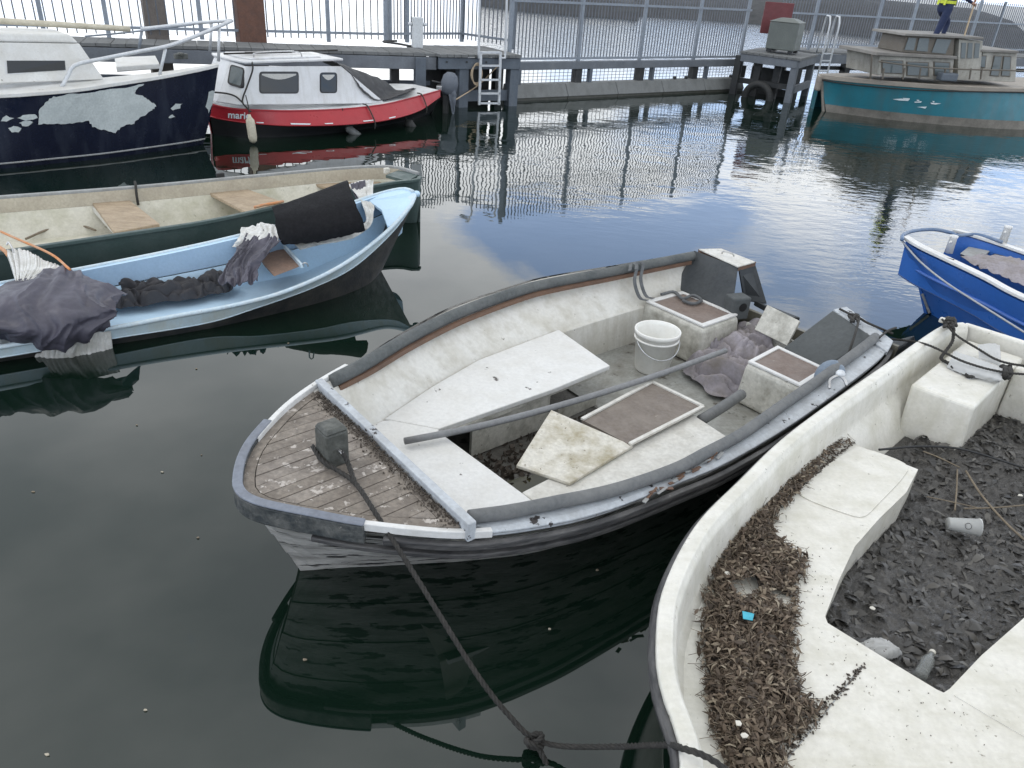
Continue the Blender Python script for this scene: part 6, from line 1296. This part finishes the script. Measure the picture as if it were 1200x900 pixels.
# roof clutter and fenders
for k, pts in enumerate(([(262, 60), (280, 62), (300, 66), (322, 67), (342, 65)], [(288, 72), (290, 70), (300, 69), (318, 70), (345, 68.5), (343, 64.5), (330, 66)], [(345, 63), (365, 62.5), (385, 66), (396, 70)])):
    path = np.array([flat(pl(x, y, CPr + rsd * (.5 + .05 * k), rsd), zt_ + .09) for x, y in pts]); MB().tube(cr_eval(path, 24), .014, 6).build('roof_line', M['rope'], rdt, True)
MB().tube(cr_eval([A4 + rd1 * .2 + Z * .1 + rsd * .12, A4 + rd1 * .25 + Z * .16 + rsd * .12, A4 + rd1 * .9 + Z * .16 + rsd * .12, A4 + rd1 * .98 + Z * .09 + rsd * .12], 16), .009, 6).build('roof_rail', M['metal'], rdt, True)
rope(np.array([A4 + Z * .06 + rd1 * .1, rp2(296, 82, .02), rp2(290, 100, -.02), rp2(284, 118, -.06), rp2(289, 126, -.13), rp2(294, 131, -.22)]), .012, 'fender_line', 'rope', 'black fender line running down the red boat cabin corner', twist=False)
rope(np.array([rp2(250, 108, .3), rp2(265, 109.5, .15), rp2(276, 113, .02), rp2(285, 121, -.1)]), .012, 'bow_line', 'rope', 'black line across the red boat cabin quarter', twist=False)
def fender(p, q, r, mt_, lb):
    t = unit(q - p); ln = np.linalg.norm(q - p); f = thing('fender', lb, 'fender', q, 'fenders of the red boat')
    MB().lathe(p, [(0, 0), (r * .3, 0), (r * .4, ln * .08), (r * .95, ln * .2), (r, ln * .3), (r, ln * .8), (r * .8, ln * .93), (r * .3, ln), (0, ln)], 16, t).build('body', M[mt_], f, True)
    MB().tube(cr_eval([p + Z * .25 + rsd * .05, p + Z * .1, p], 8), .008, 6).build('lanyard', M['rope'], f)
fender(rp2(292, 134, -.26), flat(rp2(297, 166, -.30), .02), .062, 'fender_cream', 'dirty cream fender hanging at the red boat bow')
fender(rp2(404, 147, -.24), rp2(424, 163, -.34), .062, 'fender_grey', 'grimy grey fender trailing amidships on the red boat')
fender(rp2(476, 140, -.10), rp2(486, 156, -.2), .085, 'rubber', 'black round fender near the red boat stern')
for px in (396, 475):
    k = int(np.argmin([abs((px - (245 + 271 * i / 49))) for i in range(50)])); MB().tube(cr_eval([rg[k] + Z * .03 + rsd * .1, rg[k] + Z * .015 - rsd * .03, rs[k] - rsd * .03, rs[k] - Z * .1 - rsd * .02], 10), .011, 6).build('lashing', M['rope'], rdt)
rope(np.array([oc + A(.15, 0, -.25), at(560, 100, .38), pl(585, 76, PL, ly)]), .012, 'stern_rope', 'rope_tan', 'tan rope from the grey covered outboard up to the ladder', twist=False)
cl_ = MB(); cc_ = flat(w2, .62) + lx * .22 - ly * .1
for k in range(3): cl_.tube([cc_ + lx * (.10 + .01 * k) * math.cos(a) + Z * (.20 - .02 * k) * math.sin(a) + ly * .01 * k for a in np.linspace(0, 6.28, 24)], .011, 6, False)
o = cl_.build('rope_coil', M['rope_tan'], None, True); recenter(o); tag(o, 'rope coil hung on the landing beside the pale ladder', 'rope')

# ------------------------------------------------------------------ teal boat
tet = thing('work_barge', 'teal hulled old cabin cruiser with grey timber gunwale and cream cabins', 'boat', at(1090, 142, 0))
tg = cr_eval(ats([(962, 92, .67), (985, 95, .69), (1030, 99, .71), (1080, 103, .725), (1140, 106.5, .74), (1200, 108.5, .75), (1330, 110, .76)]), 40)
tw = cr_eval(ats([(968, 131, 0), (1000, 135, 0), (1040, 140, 0), (1080, 144, 0), (1140, 149, 0), (1200, 152, 0), (1340, 155, 0)]), 40)
tl = lerp(tg, tw, .76) + A(0, -.02, 0)
TG = np.array([tg, lerp(tg, tl, .5), tl]); MB().grid(TG).build('topside', M['teal'], tet, True); tbv = bvh_of(TG)
MB().grid(np.array([tl, tw, tw - Z * .3])).build('boot_top', M['teal_low'], tet, True)
MB().sweep(tg + Z * .05, [(-.05, .05), (.03, .05), (.06, .0), (.06, -.09), (-.02, -.09)]).build('gunwale', M['teal_wood'], tet, bevel=.012) if False else MB().sweep(tg + Z * .045, [(.05, .05), (-.035, .045), (-.035, -.05), (.05, -.06)]).build('gunwale', M['teal_wood'], tet, bevel=.012)
MB().tube(tg - Z * .02 + A(0, -.05, 0) + Z * -.03 * np.sin(np.linspace(0, 9, 40))[:, None], .014, 6).build('slack_line', M['rope'], tet, True)
td = unit(tg[36] - tg[6]); td[2] = 0; td = unit(td); tn_ = np.cross(Z, td); tn_ = tn_ if tn_[1] > 0 else -tn_
tf_ = tg + tn_ * (2.3 * np.minimum(1, (np.arange(40) / 13) ** .6))[:, None]; MB().grid(np.array([tg + Z * .05, tf_ + Z * .05])).build('deck', M['teal_wood'], tet)
MB().grid(np.array([tf_, tf_ - Z * .9])[::-1]).build('topside', M['teal'], tet, True)
MB().bar(tw[0] - Z * .2, tg[0] + Z * .08, .06, .06, td).build('stem', M['teal_low'], tet, bevel=.015)
MB().box(tg[0] - td * .03 - Z * .10, td, tn_, Z, .05, .08, .16).build('bow_fender', M['teal_wood'], tet, bevel=.03)
MB().quadslab([tw[-1] - Z * .3, flat(tf_[-1], -.3), tf_[-1], tg[-1]][::-1], .04).build('transom', M['teal'], tet)
TP = flat(tg[14], 0) + tn_ * .38
def tp(x, y, k=0.0): return pl(x, y, TP + tn_ * k, tn_)
def twall(name, q, mt_, k=0.0, th=.04, bev=.006, par=None): return MB().quadslab([tp(x, y, k) for x, y in q], th).build(name, M[mt_], par or tet, bevel=bev)
def tbox(name, q, k, depth, mt_, bev=.01):     # box extruded back from a quad on the cabin plane
    a = np.array([tp(x, y, k) for x, y in q]); b = a + tn_ * depth; return MB().hexa([a[0], a[1], b[1], b[0]], [a[3], a[2], b[2], b[3]]).build(name, M[mt_], tet, bevel=bev)
tbox('fore_cabin', [(1029, 88), (1116, 95), (1118, 68.5), (1031, 64.5)], 0, 1.3, 'cabin_cream')
tbox('fore_cabin_roof', [(1026, 65), (1122, 69.5), (1122, 66), (1028, 61)], -.1, 1.5, 'roof_grey')
for x0, x1, ya, yb in ((1034, 1058, 71, 85), (1063, 1088, 73, 88), (1095, 1113, 73, 88)):
    f = twall('window_frame', [(x0 - 1, yb + 1), (x1 + 1, yb + 2), (x1 + 1, ya), (x0 - 1, ya - 1)], 'cabin_trim', -.012, .02); twall('window_pane', [(x0 + .6, yb), (x1 - .6, yb + .8), (x1 - .6, ya + 1), (x0 + .6, ya)], 'glass_grey', -.022, .008, 0, f)
# raked wheelhouse windscreen
tbox('wheelhouse', [(1122, 94), (1148, 95), (1152, 48), (1124, 46)], .12, 1.0, 'cabin_cream')
tbox('wheelhouse_roof', [(1060, 42), (1153, 46.5), (1153, 43.5), (1062, 39)], .02, 1.25, 'roof_grey')
tbox('windscreen', [(1056, 61), (1117, 65), (1119, 44), (1063, 41.5)], .14, .9, 'cabin_trim')
for q in ([(1060, 58.5), (1071, 59), (1074, 44.5), (1065, 44)], [(1074, 59.5), (1087, 60.5), (1089, 45), (1077.5, 44.5)], [(1092, 61.5), (1108, 63), (1115, 46.5), (1098, 45.5)]): twall('window_pane', q, 'glass_grey', .12, .01, 0)
for q in ([(1126, 68), (1131, 68.5), (1132.5, 50), (1127, 50)], [(1133.5, 68), (1139, 68.5), (1140, 50.5), (1135, 50)], [(1141.5, 68), (1147, 68), (1148.5, 51), (1143, 50.5)]): twall('window_pane', q, 'glass_grey', .105, .01, 0)
tbox('aft_cabin', [(1148, 95), (1190, 96), (1192, 61), (1152, 60)], .18, 1.0, 'cabin_cream'); tbox('aft_cabin_roof', [(1150, 61), (1194, 62.5), (1194, 59.5), (1150, 58)], .1, 1.2, 'roof_grey')
for q in ([(1148.5, 78), (1154, 79), (1155.5, 66), (1150, 66)], [(1161, 88), (1170, 89), (1174, 66.5), (1166, 66)], [(1174, 88.5), (1183, 89), (1184.5, 67), (1177, 66.5)]):
    f = twall('window_frame', [(q[0][0] - 1, q[0][1] + 1), (q[1][0] + 1, q[1][1] + 1), (q[2][0] + 1, q[2][1] - 1), (q[3][0] - 1, q[3][1] - 1)], 'cabin_trim', .165, .02); twall('window_pane', q, 'glass_grey', .152, .008, 0, f)
for x0 in (1034, 1058, 1077, 1106, 1136, 1149): MB().tube([tp(x0, 93, -.25), tp(x0 + 2, 80, -.25)], .018, 6).build('rail_stanchion', M['cabin_trim'], tet)
MB().tube(cr_eval([tp(1030, 72, -.25), tp(1060, 76, -.25), tp(1110, 80.5, -.25), tp(1200, 83, -.25)], 20), .016, 6).build('side_rail', M['cabin_trim'], tet, True)
MB().tube(cr_eval([tp(1020, 92, -.1), tp(1022, 64, -.1)], 4), .02, 6).build('davit', M['cabin_trim'], tet)
MB().box(tp(1110, 90, -.2), td, tn_, Z, .2, .1, .08).build('coiled_line', M['pier_blue'], tet, bevel=.03)
for pg in ([(1046, 116), (1056, 115.2), (1066, 116), (1064, 118), (1054, 117.5)], [(1058, 114.5), (1066, 115), (1065, 116.5), (1059, 116)], [(1071, 119), (1080, 118.4), (1079, 120), (1072, 120)], [(1074, 116.5), (1077, 116.8), (1077, 118), (1074.5, 118)], [(1090, 120), (1103, 121), (1096, 122.2), (1091, 121.6)], [(1074, 125), (1086, 124.6), (1084, 127), (1080, 126)], [(1092, 118), (1095, 118.3), (1094, 120)]):
    decal(tbv, pg, .02, 'flaked_mark', 'flake_white', tet, 1)
# ------------------------------------------------------------------ person on the teal boat
ft = tp(1084, 61, .45); hgt = 1.72
pe = thing('person', 'person in navy workwear with yellow stripes stepping up on the teal boat roof', 'person', ft)
fx, sd_ = unit(A(.9, .35, 0)), unit(A(-.35, .9, 0))       # facing right, away
J = {}
J['pelvis'] = ft + fx * .20 + Z * .88; J['chest'] = J['pelvis'] + fx * .07 + Z * .34; J['neck'] = J['chest'] + fx * .03 + Z * .20; J['head0'] = J['neck'] + Z * .08
J['hipL'] = J['pelvis'] + sd_ * .10 - Z * .04; J['hipR'] = J['pelvis'] - sd_ * .10 - Z * .04
J['kneeR'] = ft + fx * .13 - sd_ * .06 + Z * .46; J['ankR'] = ft - sd_ * .04 + Z * .08; J['toeR'] = J['ankR'] + fx * .16 - Z * .045
J['kneeL'] = J['hipL'] + fx * .30 - Z * .22; J['ankL'] = J['kneeL'] - fx * .04 - Z * .30; J['toeL'] = J['ankL'] + fx * .16 - Z * .04
J['shL'] = J['chest'] + sd_ * .19 + Z * .13; J['shR'] = J['chest'] - sd_ * .19 + Z * .13
J['elR'] = J['shR'] + fx * .12 - sd_ * .08 - Z * .25; J['wrR'] = J['elR'] + fx * .22 - Z * .08; J['elL'] = J['shL'] + fx * .15 - Z * .23; J['wrL'] = J['elL'] + fx * .2 - Z * .02 - sd_ * .08
Rad = dict(pelvis=.135, chest=.145, neck=.055, head0=.05, hipL=.10, hipR=.10, kneeR=.068, ankR=.045, toeR=.035, kneeL=.068, ankL=.045, toeL=.035, shL=.065, shR=.065, elR=.045, wrR=.032, elL=.045, wrL=.032)
E_ = [('pelvis', 'chest'), ('chest', 'neck'), ('neck', 'head0'), ('pelvis', 'hipL'), ('pelvis', 'hipR'), ('hipR', 'kneeR'), ('kneeR', 'ankR'), ('ankR', 'toeR'), ('hipL', 'kneeL'), ('kneeL', 'ankL'), ('ankL', 'toeL'), ('chest', 'shL'), ('chest', 'shR'), ('shR', 'elR'), ('elR', 'wrR'), ('shL', 'elL'), ('elL', 'wrL')]
ks = list(J); me = bpy.data.meshes.new('body'); me.from_pydata([tuple(J[k] - ft) for k in ks], [(ks.index(a), ks.index(b)) for a, b in E_], []); ob = bpy.data.objects.new('body', me); COL.objects.link(ob); ob.parent = pe
sk = ob.modifiers.new('skin', 'SKIN'); 
for k, v in zip(ks, me.skin_vertices[0].data if me.skin_vertices else []): v.radius = (Rad[k], Rad[k])
if not me.skin_vertices:
    bm = bmesh.new(); bm.from_mesh(me); lay = bm.verts.layers.skin.verify()
    for v in bm.verts: v[lay].radius = (Rad[ks[v.index]], Rad[ks[v.index]])
    bm.verts.ensure_lookup_table(); bm.verts[0][lay].use_root = True; bm.to_mesh(me); bm.free()
sb = ob.modifiers.new('sub', 'SUBSURF'); sb.levels = 2; sb.render_levels = 2; me.materials.append(M['trouser']); sk.use_smooth_shade = True
hc = J['head0'] + Z * .13 + fx * .02
hv = MB(); hv.lathe(hc, [(0, -.125), (.05, -.115), (.07, -.07), (.078, -.02), (.08, .03), (.07, .08), (.045, .112), (0, .122)], 18); hv.build('head', M['skin'], pe, True)
MB().lathe(hc - fx * .012 + Z * .012, [(.086, -.02), (.088, .03), (.078, .085), (.048, .118), (0, .126)], 18).build('hair', M['hair'], pe, True)
MB().lathe(hc + fx * .08 - Z * .02, [(0, -.02), (.014, -.015), (.008, .03), (0, .035)], 8).build('nose', M['skin'], pe, True)
for s_ in (-1, 1):
    MB().lathe(hc + fx * .074 + sd_ * .03 * s_ + Z * .0, [(0, -.008), (.009, 0), (0, .008)], 8).build('eye', M['boot'], pe, True); MB().lathe(hc + sd_ * .082 * s_ - Z * .01, [(0, -.03), (.012, -.01), (.014, .015), (0, .03)], 8).build('ear', M['skin'], pe, True)
MB().bar(hc + fx * .077 - sd_ * .02 - Z * .055, hc + fx * .077 + sd_ * .02 - Z * .055, .008, .006).build('mouth', M['skin'], pe)
for wkey, ek in (('wrR', 'elR'), ('wrL', 'elL')):
    d = unit(J[wkey] - J[ek]); c = J[wkey] + d * .05; hm = MB(); sv = unit(np.cross(d, Z)); hm.tube([J[wkey], J[wkey] + d * .04, J[wkey] + d * .085], [.024, .034, .03], 8)
    for k in range(4): b = J[wkey] + d * .08 + sv * (-.024 + .016 * k); hm.tube([b, b + d * .028, b + d * .035 - Z * .022, b + d * .016 - Z * .035], .008, 6)
    hm.tube([c + sv * .03, c + sv * .045 + d * .02, c + sv * .035 + d * .04 - Z * .015], .009, 6); hm.build('hand', M['skin'], pe, True)
for s_ in (-1, 1):
    a = J['chest'] + fx * .02; MB().sweep(np.array([J['pelvis'] + sd_ * .09 * s_ + fx * (.14 - .28 * t) * 1.05 + Z * (.06 + .5 * math.sin(math.pi * t) ** .5) for t in np.linspace(0, 1, 18)]), [(-.03, .0), (.03, .0), (.03, .012), (-.03, .012)]).build('hivis_strap', M['hivis'], pe)
MB().lathe(J['pelvis'] + Z * .12 + fx * .03, [(.160, -.03), (.166, -.03), (.166, .03), (.160, .03)], 20).build('hivis_band', M['hivis'], pe)
bp_ = thing('boat_pole', 'pale orange pole held upright by the person on the teal boat', 'pole', tp(1117, 84, .25)); pA = np.array(bp_.location); pB = J['wrR'] + unit(J['wrR'] - J['elR']) * .08 - Z * .02
MB().tube([pA, lerp(pA, pB, .5), pB + (pB - pA) * .05], .018, 8).build('shaft', M['rope_tan'], bp_, True)
MB().tube([pB + (pB - pA) * .05, pB + (pB - pA) * .12], .024, 8).build('grip', M['rope_orange'], bp_, True)
# ------------------------------------------------------------------ floating bits
for k, (x, y) in enumerate(((170, 832), (357, 773), (236, 533), (190, 553), (39, 576), (700, 668), (644, 737), (338, 402), (230, 432), (55, 884), (232, 630), (160, 498))):
    p = at(x, y, .004); a0 = random.uniform(0, 6); r = random.uniform(.004, .009)
    o = MB().prism([p + A(math.cos(a) * r * random.uniform(.6, 1.3), math.sin(a) * r * .6, random.uniform(0, .003)) for a in np.linspace(a0, a0 + 6.28, 8)[:-1]], .004).build('floating_leaf', M['reed' if k % 3 else 'gr_band'], None); recenter(o)
    tag(o, 'small pale leaf fragment floating on the dark open water', 'leaf', 'fragments floating on the water')
SC.cycles.max_bounces = 6; SC.cycles.glossy_bounces = 3; SC.cycles.transmission_bounces = 4; SC.cycles.diffuse_bounces = 3; SC.cycles.caustics_reflective = False; SC.cycles.caustics_refractive = False
